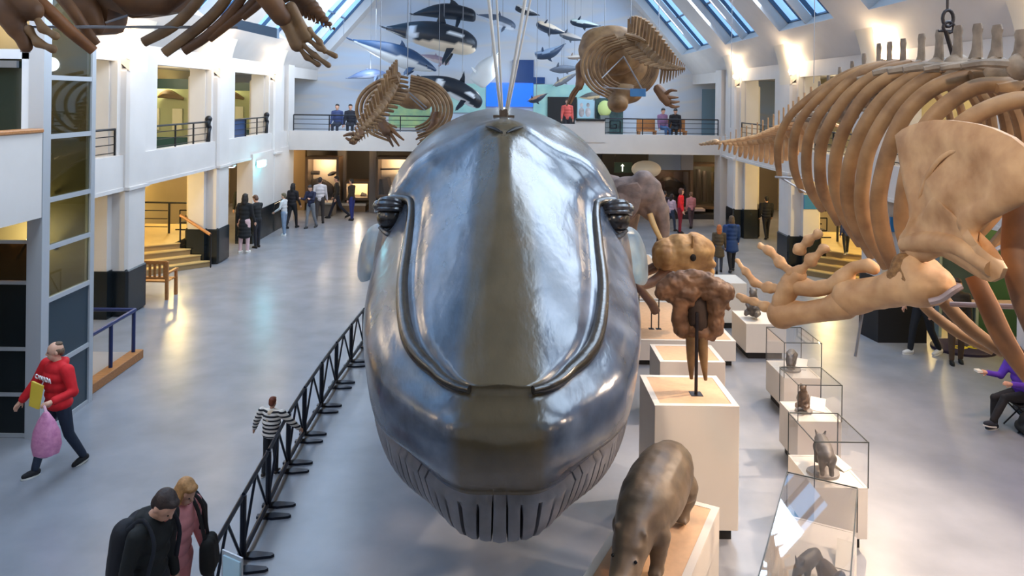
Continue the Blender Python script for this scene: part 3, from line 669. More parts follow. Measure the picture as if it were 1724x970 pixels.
# black crowd barrier curving along the whale
BAR = mat('barrier_black', (30, 36, 50), .35, .4)
TOPS = [(392, 900), (412, 840), (447, 787), (485, 718), (514, 661), (541, 618), (566, 583), (590, 555), (607, 538)]
BP = []
for y in np.linspace(5.6, 20, 13):
    BP.append(V((-0.0, y, 0)))
gpts = [(407, 950), (450, 862), (484, 788), (511, 738), (540, 689), (565, 649), (590, 613)]
G = [PF(*q) for q in gpts]; step = G[-1]-G[-2]
G = [G[0]+(G[0]-G[1])*1.0]+G+[G[-1]+step*(k+1) for k in range(4)]
HB = .72
for k, (a, c) in enumerate(zip(G, G[1:])):
    a, c = V((a.x, a.y, 0)), V((c.x, c.y, 0)); d = (c-a); u = d.normalized(); nrm = V((u.y, -u.x, 0)); o = u*.03
    if k == 1: words = 'black lattice barrier panel in the lower left, nearest fully visible to the viewer'
    else: words = ['black lattice barrier panel cut off by the bottom edge', '', 'black lattice barrier panel just below the boy in stripes', 'black lattice barrier panel right beside the boy in stripes', 'black lattice barrier panel just beyond the boy in stripes',
                   'black lattice barrier panel second beyond the boy in stripes', 'black lattice barrier panel third beyond the boy in stripes', 'black lattice barrier panel vanishing behind the whale jaw', 'black lattice barrier panel hidden behind the jaw, first', 'black lattice barrier panel hidden behind the jaw, second', 'black lattice barrier panel hidden behind the jaw, third'][k]
    t = thing('crowd_barrier', words, 'barrier', tuple(a), 'barrier panels around the whale')
    A, C2 = a+o, c-o; up = V((0, 0, HB))
    MB().tube([A+up, C2+up], .03, 8, flat=.7).build('top_rail', BAR, t); MB().tube([A+V((0, 0, .09)), C2+V((0, 0, .09))], .03, 8).build('bottom_rail', BAR, t)
    MB().tube([A+V((0, 0, .05)), A+up], .035, 8).build('post', BAR, t); MB().tube([C2+V((0, 0, .05)), C2+up], .012, 8).build('post', BAR, t)
    mid = (A+C2)/2
    MB().tube([mid+up, A+V((0, 0, .1))], .016, 6).build('brace', BAR, t); MB().tube([mid+up, C2+V((0, 0, .1))], .016, 6).build('brace', BAR, t)
    for q in (a+u*.12, c-u*.12): 
        MB().slab([q+u*.03-nrm*.09, q+nrm*.1+u*.06, q+nrm*.28+u*.03, q+nrm*.31, q+nrm*.28-u*.03, q+nrm*.1-u*.06, q-u*.03-nrm*.09], (0, 0, .03)).build('foot', BAR, t)
if True:                                          # leaflet holder on the nearest barrier panel
    q = P(392, 960, 5.95)
    t = thing('notice_holder', 'clear notice holder clipped to the barrier at the bottom edge', 'sign', tuple(q))
    MB().box((q.x-.10, q.y-.02, q.z-.22), (q.x+.09, q.y-.005, q.z+.1), rot=-.5).build('card', mat('pale_blue_card', (190, 222, 236), .2), t)
    MB().box((q.x-.12, q.y-.004, q.z-.24), (q.x+.11, q.y+.01, q.z+.13), rot=-.5).build('frame', FRM, t)
# ================================================================ SKELETONS
BONE = mat('tan_bone', (206, 166, 122), 0.62, col2=(166, 124, 84), scale=4, bump=0.25, detail=10)
BONEG = mat('grey_bone', (150, 136, 120), 0.65, col2=(104, 92, 80), scale=7, bump=0.4, detail=10)
BONED = mat('dark_bone', (134, 92, 56), 0.6, col2=(84, 56, 36), scale=3, bump=0.25, detail=10)
BONEM = mat('brown_bone', (158, 124, 86), 0.6, col2=(112, 82, 54), scale=3.5, bump=0.3, detail=10)
BONEP = mat('pitted_bone', (150, 112, 68), 0.75, col2=(108, 76, 42), scale=26, bump=0.9, detail=12)
STEEL = mat('mount_steel', (150, 152, 158), 0.4, .7)
IRON = mat('hanger_iron', (44, 40, 44), 0.5, .5)
def interp(pts, n):
    return catmull(pts, n)
# ---- right-hand skeleton: spine along X ~ 4.2, seen from its left side
SK = thing('whale_skeleton', 'large tan whale skeleton hanging at the right with shoulder blade, flipper and ribs', 'skeleton', (4.2, 8, 3))
XS = 4.2
tops = [(1718, 50, 44), (1678, 42, 40), (1645, 40, 38), (1612, 43, 36), (1581, 50, 34), (1551, 57, 30), (1520, 65, 26), (1497, 70, 24), (1479, 73, 22), (1454, 90, 20), (1434, 103, 18), (1413, 113, 17), (1394, 127, 16),
        (1379, 137, 14), (1365, 146, 13), (1354, 156, 12), (1344, 163, 12), (1335, 170, 11), (1327, 176, 11), (1319, 181, 10), (1311, 186, 10), (1302, 192, 10), (1293, 198, 9), (1284, 202, 9), (1275, 206, 8), (1266, 209, 8), (1257, 212, 7), (1248, 215, 7), (1239, 218, 6), (1230, 222, 5), (1221, 226, 4), (1212, 231, 4)]
cent = lambda px: float(np.interp(px, [1180, 1212, 1260, 1310, 1365, 1413, 1479, 1551, 1612, 1678, 1724], [243, 242, 239, 231, 212, 186, 150, 124, 118, 116, 112]))
for k, (px, py, wpx) in enumerate(tops):
    a = PX(px, py, XS); c = PX(px, cent(px), XS); Y = a.y; s_ = Y/F
    m = MB(); wd = max(.018, wpx*s_*.62); h = (a-c)
    lean = V((0, -.10*h.length, 0))
    base = c+h*.25
    # neural spine: flattened blade with a knobbed tip
    pr = [base-lean*.6, base+h*.2, base+h*.5+lean*.1, a-h*.12+lean*.2, a+lean*.2]
    R = []
    for p, f in zip(pr, (1.3, .95, .75, .95, .7)):
        R.append([(p.x+.35*wd*.5*math.cos(q), p.y+wd*.62*f*math.sin(q), p.z) for q in (2*math.pi*i/10 for i in range(10))])
    m.rings(R)
    r = max(.03, min(.17, .17*(1-k/36)+.0)) ; r = .115 if k < 3 else max(.045, .16-.0028*k) if k < 27 else .085-.012*(k-27)
    m.ball(c, (r, r*.62, r), 12, 8); 
    for sx in (-1, 1):                             # side processes
        L_ = max(.10, .34-.004*k) if k < 26 else .24-.03*(k-26); m.curve([c+V((sx*r*.6, 0, .02)), c+V((sx*(r+L_*.5), .02, .03)), c+V((sx*(r+L_), .05, 0))], [r*.35, r*.3, r*.22], 6, 2, flat=.55)
    hh = .34*max(.25, 1-abs(k-20)/14)
    if k > 12:
        m.curve([c-V((0, 0, r*.7)), c+V((0, .04, -r-.5*hh)), c+V((0, .08, -r-hh))], [r*.6, r*.5, r*.3], 6, 2)
    m.build('vertebra', BONEG if k < 14 else BONE, SK)
tail = MB()
C0 = PX(1205, 239, XS); C1 = PX(1180, 243, XS)
for i in range(5): p = C0.lerp(C1, i/4); tail.ball(p, (.075-.012*i, .16, .06-.008*i), 10, 6)
tail.build('tail_tip', BONE, SK)
RIBS = [
 ([(1500, 103), (1440, 119), (1391, 145), (1337, 187), (1315, 224), (1309, 257), (1312, 296)], 8.4, 9.3, 6.5),
 ([(1530, 104), (1470, 112), (1418, 134), (1378, 165), (1346, 205), (1336, 244), (1337, 284), (1350, 322)], 8.1, 9.0, 7.5),
 ([(1555, 106), (1500, 110), (1444, 128), (1394, 172), (1366, 218), (1358, 257), (1359, 297), (1367, 325), (1384, 354)], 7.85, 8.7, 8.5),
 ([(1585, 108), (1530, 110), (1477, 125), (1427, 162), (1395, 211), (1382, 251), (1381, 297), (1388, 330), (1412, 377)], 7.6, 8.4, 9.5),
 ([(1615, 110), (1560, 112), (1510, 124), (1460, 157), (1427, 207), (1410, 251), (1405, 297), (1411, 335), (1428, 377), (1448, 412)], 7.35, 8.1, 10.5),
 ([(1650, 112), (1600, 112), (1553, 121), (1493, 160), (1455, 211), (1435, 261), (1427, 300), (1428, 342), (1443, 385), (1468, 432)], 7.1, 7.8, 11.5),
 ([(1690, 116), (1640, 116), (1586, 120), (1528, 154), (1489, 200), (1462, 254), (1453, 304), (1451, 349), (1464, 396), (1492, 450)], 6.85, 7.5, 12),
 ([(1724, 128), (1690, 124), (1642, 128), (1578, 145), (1528, 187), (1500, 244), (1483, 307), (1479, 350), (1489, 406), (1506, 455)], 6.5, 7.1, 13.5),
 ([(1760, 150), (1724, 146), (1688, 143), (1642, 147), (1592, 177), (1558, 215), (1534, 270), (1522, 330), (1520, 380), (1530, 430)], 6.2, 6.6, 14),
 ([(1790, 190), (1760, 176), (1724, 168), (1680, 177), (1628, 203), (1585, 245), (1560, 300), (1548, 360)], 5.9, 6.2, 15),
]
for pts, ya_, yb_, r in RIBS:
    n = len(pts); Q = []; rr = []
    for i, (px, py) in enumerate(pts):
        Y = ya_+(yb_-ya_)*(i/(n-1))**1.5; Q.append(P(px, py, Y)); rr.append(r*Y/F*(.62 if i == 0 else 1.0 if i < n-1 else .72))
    m = MB(); m.curve(Q, rr, 10, 5, flat=.8); m.build('rib', BONEM, SK)
    # the partner rib on the far side of the chest, mirrored about the spine plane
    m = MB(); m.curve([V((2*XS-q.x+.25, q.y, q.z)) for q in Q], rr, 8, 4, flat=.8); m.build('rib', BONEM, SK)
# lower chest ribs seen beneath the shoulder blade
for pts, y0_, r in (([(1545, 505), (1575, 533), (1620, 565), (1672, 592)], 6.9, 9), ([(1568, 470), (1592, 510), (1632, 552), (1690, 595)], 6.6, 12),
                   ([(1640, 465), (1664, 515), (1692, 575), (1735, 640)], 5.9, 17), ([(1712, 350), (1712, 430), (1728, 500), (1750, 570)], 5.3, 26)):
    Q = [P(px, py, y0_-.1*i) for i, (px, py) in enumerate(pts)]
    MB().curve(Q, [r*y0_/F*f for f in (.9, 1, 1, .75)], 10, 6, flat=.8).build('rib', BONED if r > 13 else BONEM, SK)
# shoulder blade: a broad thick fan in the plane X ~ 3.3
SCX = 3.3
sc = [(1510, 228), (1522, 218), (1536, 211), (1556, 205), (1576, 202), (1600, 202), (1625, 205), (1650, 209), (1675, 216), (1708, 231), (1735, 252), (1745, 300), (1738, 335), (1706, 352), (1675, 367), (1655, 379), (1645, 391), (1643, 407), (1654, 427), (1686, 439), (1694, 452), (1688, 468), (1672, 475), (1656, 470), (1640, 461), (1606, 440),
      (1585, 430), (1560, 441), (1532, 441), (1519, 424), (1516, 407), (1527, 392), (1535, 372), (1533, 345), (1524, 310), (1517, 268)]
def fan(poly, X, thick, name, m_, parent, bulge=.06, hollow=None):
    pts = [PX(px, py, X) for px, py in poly]; c = PX(*hollow, X) if hollow else sum(pts, V())/len(pts)
    m = MB(); n = len(pts); L_ = 7; F_, B_ = [], []
    for i in range(L_+1):
        f = i/L_
        ring = [c.lerp(p, 1-f*.96) for p in pts]
        ed = math.sin(min(1, f*3.2)*math.pi/2)       # round rim
        d = thick*(.25+.75*ed)*(1-.55*math.exp(-((f-.55)/.25)**2)*0.9)
        F_.append([V((p.x-d, p.y, p.z)) for p in ring]); B_.append([V((p.x+d*.6, p.y, p.z)) for p in ring])
    m.rings(B_[::-1]+F_)
    return m.build(name, m_, parent, angle=60)
fan(sc, SCX, .075, 'shoulder_blade', BONE, SK, hollow=(1590, 330))
MB().curve([PX(1540, 352, SCX-.03), PX(1560, 300, SCX-.05), PX(1590, 262, SCX-.05), PX(1640, 245, SCX-.03)], [.01, .025, .02, .01], 10, 5, flat=.6).build('blade_ridge', BONE, SK)
MB().curve([PX(1526, 412, SCX), PX(1556, 408, SCX-.02), PX(1610, 412, SCX-.02), PX(1672, 452, SCX-.02)], [.07, .085, .075, .06], 12, 5).build('blade_spur', BONE, SK)
# flipper: arm bones, wrist and fingers, reaching back and outwards
def YP(px): return float(np.interp(px, [1230, 1315, 1425, 1536, 1600], [7.35, 6.95, 6.45, 5.95, 5.7]))
def PW_(px, py, dy=0): return P(px, py, YP(px)+dy)
FLP = MB()
hb = MB(); hb.limb([PW_(1556, 476), PW_(1520, 482), PW_(1488, 492), PW_(1458, 496), PW_(1430, 500)], [.19, .168, .135, .135, .155], 16)
hb.ball(PW_(1548, 462), (.17, .16, .16)); hb.ball(PW_(1578, 478), (.13, .14, .13)); lump(hb.build('upper_arm_bone', BONE, SK, remesh=.02, smooth_it=4), .02, 4)
MB().limb([PW_(1522, 478, -.02), PW_(1526, 450, -.02), PW_(1548, 470, -.02)], [.155, .12, .165], 14).build('upper_arm_head', BONEP, SK, remesh=.016, smooth_it=2)
MB().limb([PW_(1421, 512), PW_(1395, 521), PW_(1360, 526), PW_(1330, 527), PW_(1316, 529)], [.135, .105, .100, .122, .14], 14).build('forearm_bone', BONE, SK, remesh=.02, smooth_it=4)
m = MB(); m.limb([PW_(1422, 470, .03), PW_(1400, 482, .03), PW_(1372, 487, .03), PW_(1344, 480, .03)], [.095, .07, .075, .10], 14)
m.limb([PW_(1415, 468, .03), PW_(1438, 450, .05), PW_(1462, 447, .06), PW_(1470, 452, .06)], [.07, .055, .065, .06], 12); m.build('forearm_bone', BONE, SK, remesh=.02, smooth_it=4)
m = MB(); m.limb([PW_(1330, 480), PW_(1318, 505), PW_(1312, 535)], [.10, .10, .09], 12); m.limb([PW_(1345, 465), PW_(1330, 475)], [.07, .08], 12); lump(m.build('wrist_bones', BONE, SK, remesh=.02, smooth_it=3), .018, 7)
digits = [[(1338, 462), (1312, 440), (1292, 420), (1279, 414)], [(1343, 462), (1366, 438), (1389, 417)], [(1344, 420), (1361, 404), (1378, 394)], [(1319, 488), (1292, 485), (1270, 476), (1254, 455), (1240, 437)], [(1312, 530), (1288, 515), (1270, 508), (1251, 502), (1243, 497)]]
for pts in digits:
    m = MB(); Q = [PW_(*p) for p in pts]; r0 = .062
    for i, (p, q) in enumerate(zip(Q, Q[1:])):
        r = r0*(1-.14*i); d = (q-p)
        m.limb([p+d*.06, p+d*.3, p+d*.62, p+d*.92], [r, r*.68, r*.66, r*.92], 10)
    lump(m.build('finger_bones', BONE, SK, remesh=.014, smooth_it=1), .018, 9)
# steel mounts and hanger of the right skeleton
ROD = mat('mauve_rod', (150, 134, 132), .45, .3)
for A, B, r_, mm in ((P(1600, 512, 6.4), P(1724, 517, 6.0), .022, ROD), (P(1455, 508, 6.4), P(1440, 600, 6.4), .012, STEEL), (P(1660, 430, 6.6), P(1724, 395, 6.6), .02, STEEL), (P(1316, 300, 9.1), P(1358, 325, 8.9), .012, STEEL), (P(1305, 298, 9.1), P(1355, 302, 8.9), .014, STEEL)):
    MB().tube([A, B], r_, 8).build('mounting_rod', mm, SK)
MB().curve([P(1565, 508, 5.7), P(1585, 503, 5.65), P(1604, 490, 5.6), P(1618, 482, 5.6)], .026, 8, 4).build('mounting_rod', ROD, SK)
m = MB()
hy = PX(1597, 60, XS-.02).y
for (cx_, cy_, rx, rz) in ((1596, 31, 9, 14), (1597, 46, 9, 9)):
    pts = [P(cx_+rx*math.cos(q), cy_+rz*math.sin(q), hy) for q in (2*math.pi*i/14 for i in range(15))]; m.tube(pts, .016, 8)
m.tube([P(1592, 52, hy), P(1606, 100, hy)], .02, 8); m.tube([P(1600, 52, hy), P(1580, 52, hy)], .012, 6); m.build('hanger_link', IRON, SK)
p = P(1595, 17, hy); MB().tube([p, V((p.x, p.y, 11.6))], .012, 6).build('suspension_wire', IRON, SK)
for px, py in ((1230, 215), (1370, 140)):
    p = PX(px, py, XS); MB().tube([p, V((p.x, p.y, 11.2 if px < 1300 else 11.4))], .006, 5).build('suspension_wire', STEEL, SK)
# ---- top-left skeleton, underside only in view
SL = thing('whale_skeleton', 'dark brown whale skeleton hanging at the top left, only its underside in view', 'skeleton', (-3.4, 6, 5.6))
YL = 6.2
def L_(px, py, Y=YL): return P(px, py, Y)
def bone(pts, rad, nm, mm=BONED, par=SL, n=10, flat=.9, sub=5):
    return MB().curve([L_(*p) for p in pts], rad, n, sub, flat).build(nm, mm, par)
bone([(40, -20, 5.6), (75, 12, 5.6), (118, 52, 5.7), (158, 86, 5.8)], [.05, .055, .05, .04], 'jaw_bone', mat('orange_bone', (176, 116, 66), .55, col2=(120, 74, 40), scale=3, bump=.25))
bone([(90, -20, 5.9), (120, 15, 5.9), (148, 55, 5.95), (164, 74, 6.0)], [.05, .05, .04, .03], 'jaw_bone')
m = MB(); m.slab([L_(*q, 6.3) for q in ((95, -70), (320, -90), (312, -5), (284, 20), (255, 26), (222, 31), (205, 24), (182, 15), (179, 40), (172, 56), (160, 60), (148, 44), (126, 20), (108, 2))], V((0, .35, .04))); m.build('skull_base', BONED, SL, angle=20)
m = MB(); m.limb([L_(200, -30, 6.2), L_(230, 5, 6.25), L_(275, 8, 6.3), L_(310, -20, 6.3)], [.16, .12, .10, .1]); m.limb([L_(120, -15, 6.2), L_(150, 22, 6.2), L_(166, 48, 6.2)], [.12, .11, .06]); m.build('skull', BONED, SL, remesh=.03, smooth_it=3)
for pts, r in (([(352, -30), (328, 8), (290, 45), (242, 71)], .048), ([(400, -30), (368, 15), (330, 50), (277, 89)], .05), ([(425, -30), (392, 18), (352, 58), (310, 86)], .045), ([(450, -30), (415, 15), (378, 45), (352, 66)], .04), ([(470, -30), (438, 5), (408, 30)], .036)):
    bone(pts, [r*.8]+[r]*(len(pts)-2)+[r*.9], 'rib', BONEM if r > .046 else BONED)
m = MB(); m.limb([L_(432, -35, 6.0), L_(450, -5, 6.0), L_(475, 28, 6.05)], [.12, .09, .085], 12); m.build('upper_arm_bone', BONED, SL, remesh=.02, smooth_it=3)
m = MB(); m.limb([L_(470, 22, 6.05), L_(486, 48, 6.1), L_(500, 76, 6.1)], [.07, .05, .06], 10); m.limb([L_(490, 12, 6.05), L_(505, 38, 6.1), L_(517, 62, 6.1)], [.05, .04, .05], 10); m.build('forearm_bone', BONEM, SL, remesh=.016, smooth_it=2)
for pts in ([(502, 78), (516, 96), (538, 110)], [(508, 74), (528, 92), (556, 112)], [(516, 64), (536, 80), (568, 96)], [(520, 50), (538, 70), (548, 88)]):
    m = MB(); Q = [L_(*p, 6.1) for p in pts]
    for p, q in zip(Q, Q[1:]): d = q-p; m.limb([p+d*.05, p+d*.4, p+d*.9], [.032, .02, .026], 8)
    m.build('finger_bones', BONEM, SL, remesh=.011, smooth_it=1)
m = MB()
for i in range(9):
    f = i/8; p = L_(500+62*f, -12+60*f, 6.5); r = .10*(1-f)+.015; m.ball(p, (r, r*.8, r*.8), 10, 6)
    m.curve([p+V((-r, 0, 0)), p+V((-r*2.0, 0, -.06*(1-f)-.02))], [r*.3, r*.15], 6, 2); m.curve([p+V((r*.2, 0, -r*.8)), p+V((r*.4, 0, -r*1.8))], [r*.3, r*.12], 6, 2)
m.build('tail_vertebrae', BONED, SL, angle=60)
m = MB(); m.limb([L_(-30, -10, 5.4), L_(12, 22, 5.4), L_(30, 50, 5.4)], [.1, .09, .075], 12); m.limb([L_(25, -10, 5.4), L_(55, 18, 5.4)], [.09, .08], 10); m.limb([L_(30, 45, 5.4), L_(44, 78, 5.4)], [.06, .05]); m.build('flipper_bones', BONED, SL, remesh=.018, smooth_it=2)
for pts in ([(55, 20), (72, 48), (96, 62)], [(48, 50), (64, 72), (92, 84)]):
    m = MB(); Q = [L_(*p, 5.4) for p in pts]
    for p, q in zip(Q, Q[1:]): d = q-p; m.limb([p, p+d*.5, p+d*.9], [.04, .026, .034], 8)
    m.build('finger_bones', BONEM, SL, remesh=.012, smooth_it=1)
MB().tube([L_(45, 45, 5.7), L_(400, 46, 6.4)], .012, 6).build('mounting_rod', STEEL, SL); MB().tube([L_(178, 38, 6.2), L_(215, 26, 6.2)], .01, 6).build('mounting_rod', STEEL, SL); MB().box(tuple(L_(34, 88, 5.45)), tuple(L_(52, 50, 5.5))).build('bracket', STEEL, SL)
a, c = L_(388, 38, 7.5), L_(466, 56, 7.4)
m = MB(); m.slab([a+V((0, 0, .05)), c+V((0, 0, .05)), c-V((0, 0, .05)), a-V((0, 0, .05))], (0, .08, 0)); m.build('support_beam', mat('pale_blue_steel', (130, 160, 190), .4, .3), SL)
for px in (360, 456, 70):
    p = L_(px, -5, 6.2); MB().tube([V((p.x, p.y, p.z)), V((p.x, p.y, 9.5))], .01, 6).build('suspension_wire', STEEL, SL)
# ---- two smaller skeletons hanging in mid hall, seen along the body
def mid_skeleton(label, cx, cy, Y, rx, rz, spine, ribs, tilt, skull, fl, plate, wires, ring_shift):
    t = thing('whale_skeleton', label, 'skeleton', tuple(P(cx, cy, Y)))
    s_ = Y/F
    # ribs: nested hoops, open at the bottom
    for k in range(ribs):
        f = k/(ribs-1); Yk = Y-.9+1.6*f; ox = cx+ring_shift*(f-.2); sc_ = 1-.42*f
        for sd in (-1, 1):
            pts = []
            for i in range(7):
                a = math.radians(8+i*25.5); pts.append(P(ox+tilt*.0+sd*rx*sc_*math.sin(a)*(1.0), cy-rz*sc_*math.cos(a), Yk))
            MB().curve(pts, [.045, .05, .05, .048, .045, .04, .028], 7, 4).build('rib', BONEM, t)
    # spine: vertebrae with tall flat spines and broad side processes, largest near the ribs
    n = len(spine); C = catmull([(*P(px, py, yy), sz) for px, py, yy, sz in spine], 3)
    for i, c in enumerate(C):
        p = V(c[:3]); z = c[3]; d = V(C[min(i+1, len(C)-1)][:3])-V(C[max(i-1, 0)][:3]); d.normalize()
        u = V((0, 0, 1))-d*d.z; u.normalize(); sd = d.cross(u); m = MB()
        m.ball(p, z*.24, 8, 6)
        m.curve([p, p+u*z*.45, p+u*z*.85+d*.02], [z*.07, z*.08, z*.09], 6, 2, flat=.9)
        for q in (-1, 1): m.curve([p, p+sd*q*z*.34-u*.03, p+sd*q*z*.58-u*z*.10], [z*.08, z*.075, z*.05], 6, 2)
        if i > len(C)//2: m.curve([p, p-u*z*.5, p-u*z*.8], [z*.1, z*.09, z*.04], 6, 2, flat=.5, up=d)
        m.build('vertebra', BONEM, t)
    m = MB()
    for c, r in skull: m.ball(P(*c), r)
    if skull: m.build('skull', BONEM, t, remesh=.05, smooth_it=2)
    for arm in fl:
        Q = [P(*q) for q in arm[0]]
        MB().limb(Q, arm[1], 8).build('flipper_bones', BONED, t, remesh=.025, smooth_it=2)
        for fp in arm[2]: MB().curve([P(*q) for q in fp], [.05, .045, .022], 7, 3).build('finger_bones', BONED, t)
    for a, c in plate: MB().tube([P(*a), P(*c)], .018, 6).build('mounting_rod', STEEL, t)
    for px, py, yy in wires:
        p = P(px, py, yy); MB().tube([p, V((p.x, p.y, 11.3 if abs(p.x) < 3.5 else 9.6))], .012, 5).build('suspension_wire', STEEL, t)
    return t
mid_skeleton('brown whale skeleton hanging left of the whale head, tail pointing lower left', 681, 184, 20, 80, 56,
    [(668, 128, 20.6, .55), (660, 150, 19.6, .72), (648, 170, 18.8, .72), (634, 190, 18.2, .58), (620, 206, 17.8, .45), (606, 222, 17.4, .30), (594, 236, 17.1, .16)], 6, 0, 
    [((694, 166, 21.8), (.5, .4, .32)), ((712, 172, 21.8), (.3, .4, .25))],
    [([(640, 205, 19.2), (652, 222, 19), (648, 212, 19.1)], [.15, .14, .12], [[(648, 220, 19), (655, 234, 18.9), (662, 247, 18.8)], [(652, 218, 19), (662, 232, 18.9), (672, 246, 18.8)], [(654, 212, 19), (668, 226, 18.9), (680, 236, 18.8)]]),
     ([(736, 196, 20.2), (732, 212, 20), (722, 222, 19.9)], [.15, .14, .1], [[(724, 220, 19.9), (712, 228, 19.8), (700, 235, 19.8)], [(724, 224, 19.9), (714, 236, 19.8), (703, 244, 19.8)]]),
     ([(606, 225, 17.4), (600, 232, 17.3)], [.12, .1], [[(600, 226, 17.3), (588, 226, 17.2), (578, 229, 17.2)], [(600, 232, 17.3), (590, 236, 17.2), (582, 232, 17.2)], [(600, 236, 17.3), (596, 241, 17.2), (588, 240, 17.2)]])],
    [((625, 219, 19), (716, 221, 19.5)), ((688, 155, 19.5), (718, 181, 19.5)), ((690, 163, 19.5), (716, 186, 19.5))], [(640, 150, 19.5), (686, 128, 20.5)], 3)
mid_skeleton('tan whale skeleton hanging right of the ropes, hooped ribs towards the viewer, tail pointing right', 1046, 112, 20, 64, 55,
    [(1058, 62, 21.0, .6), (1068, 66, 20.2, .75), (1084, 80, 19.4, .85), (1100, 96, 18.6, .80), (1116, 108, 18.0, .62), (1130, 113, 17.6, .42), (1143, 115, 17.3, .22), (1152, 115, 17.2, .10)], 7, 0,
    [((1030, 85, 21.6), (1.0, .6, .75)), ((1050, 105, 22.2), (1.15, .5, .8)), ((1012, 68, 21.8), (.6, .5, .4)), ((1050, 158, 21), (.55, .5, .3)), ((1040, 175, 20.6), (.3, .4, .25))],
    [([(985, 98, 20), (976, 112, 20), (978, 134, 20), (975, 146, 19.9)], [.09, .12, .14, .11], [[(972, 146, 19.8), (962, 160, 19.8), (954, 178, 19.7)], [(976, 146, 19.8), (966, 162, 19.8), (960, 176, 19.7)]]),
     ([(1108, 150, 19.2), (1118, 162, 19.1), (1124, 172, 19)], [.13, .16, .12], [[(1120, 158, 19), (1130, 152, 18.9), (1140, 153, 18.9)], [(1122, 164, 19), (1132, 164, 18.9), (1142, 164, 18.9)], [(1124, 170, 19), (1134, 172, 18.9), (1144, 171, 18.9)], [(1124, 175, 19), (1134, 180, 18.9), (1144, 179, 18.9)]])],
    [((1013, 132, 19), (1050, 95, 20)), ((1050, 95, 20), (1082, 152, 19)), ((1015, 147, 19), (1085, 152, 19))], [(1018, 45, 20), (1062, 40, 20.4), (1109, 60, 18.6)], 12)
p = P(1074, 156, 18.8); BLU = mat('blue_label', (60, 128, 190), .4)
tag(MB().box((p.x-.2, p.y-.02, p.z-.1), (p.x+.2, p.y, p.z+.1), bev=.01).build('blue_label_plate', BLU), 'small blue label plate under the right mid-hall skeleton', 'sign')
# ================================================================ PLINTHS, CASES, MOUNTED ANIMALS, SKULLS
PLW = mat('plinth_white', (222, 214, 204), .45, var=.02, scale=2); SAND = mat('sandy_top', (216, 178, 142), .7, var=.05, scale=14, bump=.05); KICK = mat('plinth_kick', (24, 22, 22), .6)
def plinth(label, x0, y0, x1, y1, z, rot=0.0, group='white display plinths', inset=True, kick=.13, rim=.07):
    t = thing('plinth', label, 'plinth', ((x0+x1)/2, (y0+y1)/2, 0), group)
    c = ((x0+x1)/2, (y0+y1)/2, 0)
    MB().box((x0+.06, y0+.06, 0), (x1-.06, y1-.06, kick), rot=rot, piv=c).build('kick_base', KICK, t, False)
    m = MB(); m.box((x0, y0, kick), (x1, y1, z-.012), rot=rot, piv=c, bev=.004)
    for a, b_ in (((x0, y0), (x1, y0+rim)), ((x0, y1-rim), (x1, y1)), ((x0, y0+rim), (x0+rim, y1-rim)), ((x1-rim, y0+rim), (x1, y1-rim))): m.box((*a, z-.012), (*b_, z), rot=rot, piv=c)
    m.build('body', PLW, t, False)
    MB().box((x0+rim, y0+rim, z-.012), (x1-rim, y1-rim, z-.004), rot=rot, piv=c).build('top_panel', SAND if inset else PLW, t, False)
    return t
plinth('tall white plinth carrying the dark elephant skull on a rod', 1.74, 8.37, 2.70, 9.30, 1.54)
plinth('white plinth with sandy top just behind the tall skull plinth', 2.42, 11.3, 3.42, 12.1, 1.0)
plinth('low white platform under the ochre skull with brown tusks', 2.36, 13.9, 4.4, 16.6, .48, kick=.10)
plinth('low white platform under the elephant', 1.05, 16.75, 4.3, 21.6, .48, kick=.10)
ROTD = math.atan2(.46, -.88)-math.pi                # direction of the near plinth
cD = V((2.16, 7.27))+V((-.46, -.888))*.95+V((-.888, .46))*.40
angD = -math.atan2(.46, .888)
plinth('white plinth with sandy top under the stooping pygmy hippo', cD.x-.40, cD.y-.95, cD.x+.40, cD.y+.95, 1.0, rot=angD)
# --- pygmy hippo
HIDE = mat('hippo_hide', (128, 110, 90), .42, col2=(94, 80, 66), scale=5, bump=.3, detail=10)
Md = Matrix.Translation((cD.x, cD.y, 1.035)) @ Matrix.Rotation(angD, 4, 'Z')      # local -Y = towards the head
T = lambda x, y, z: Md @ V((x, y, z))
hp = thing('pygmy_hippo', 'dark brown pygmy hippo model with lowered head on the nearest white plinth', 'animal model', tuple(T(0, 0, 0)))
m = MB()
sp_ = [(0, .72, .40, .16), (0, .60, .44, .225), (0, .40, .455, .265), (0, .15, .44, .28), (0, -.12, .43, .27), (0, -.34, .42, .225), (0, -.52, .38, .175), (0, -.66, .31, .15)]
m.limb([T(x, y, z) for x, y, z, r in sp_], [r for *_, r in sp_], 18)
m.limb([T(0, -.64, .30), T(0, -.76, .22), T(0, -.88, .15), T(0, -.97, .12)], [.14, .13, .105, .11], 14)
m.ball(T(.06, -.98, .12), (.075, .08, .07)); m.ball(T(-.06, -.98, .12), (.075, .08, .07))
for sx in (-1, 1):
    m.limb([T(sx*.14, .52, .30), T(sx*.16, .56, .18), T(sx*.15, .50, .08), T(sx*.15, .49, .035)], [.15, .10, .065, .07], 10)
    m.limb([T(sx*.14, -.36, .30), T(sx*.15, -.36, .16), T(sx*.15, -.38, .07), T(sx*.15, -.39, .035)], [.12, .08, .06, .07], 10)
    for k in range(3): m.ball(T(sx*.15+(k-1)*.04, .49-.07, .022), (.022, .03, .02)); m.ball(T(sx*.15+(k-1)*.04, -.46, .022), (.022, .03, .02))
    m.limb([T(sx*.085, -.66, .40), T(sx*.12, -.65, .45)], [.03, .028], 8); m.ball(T(sx*.085, -.80, .29), .028)
lump(m.build('body', HIDE, hp, remesh=.018, smooth_it=5), .007, 5)
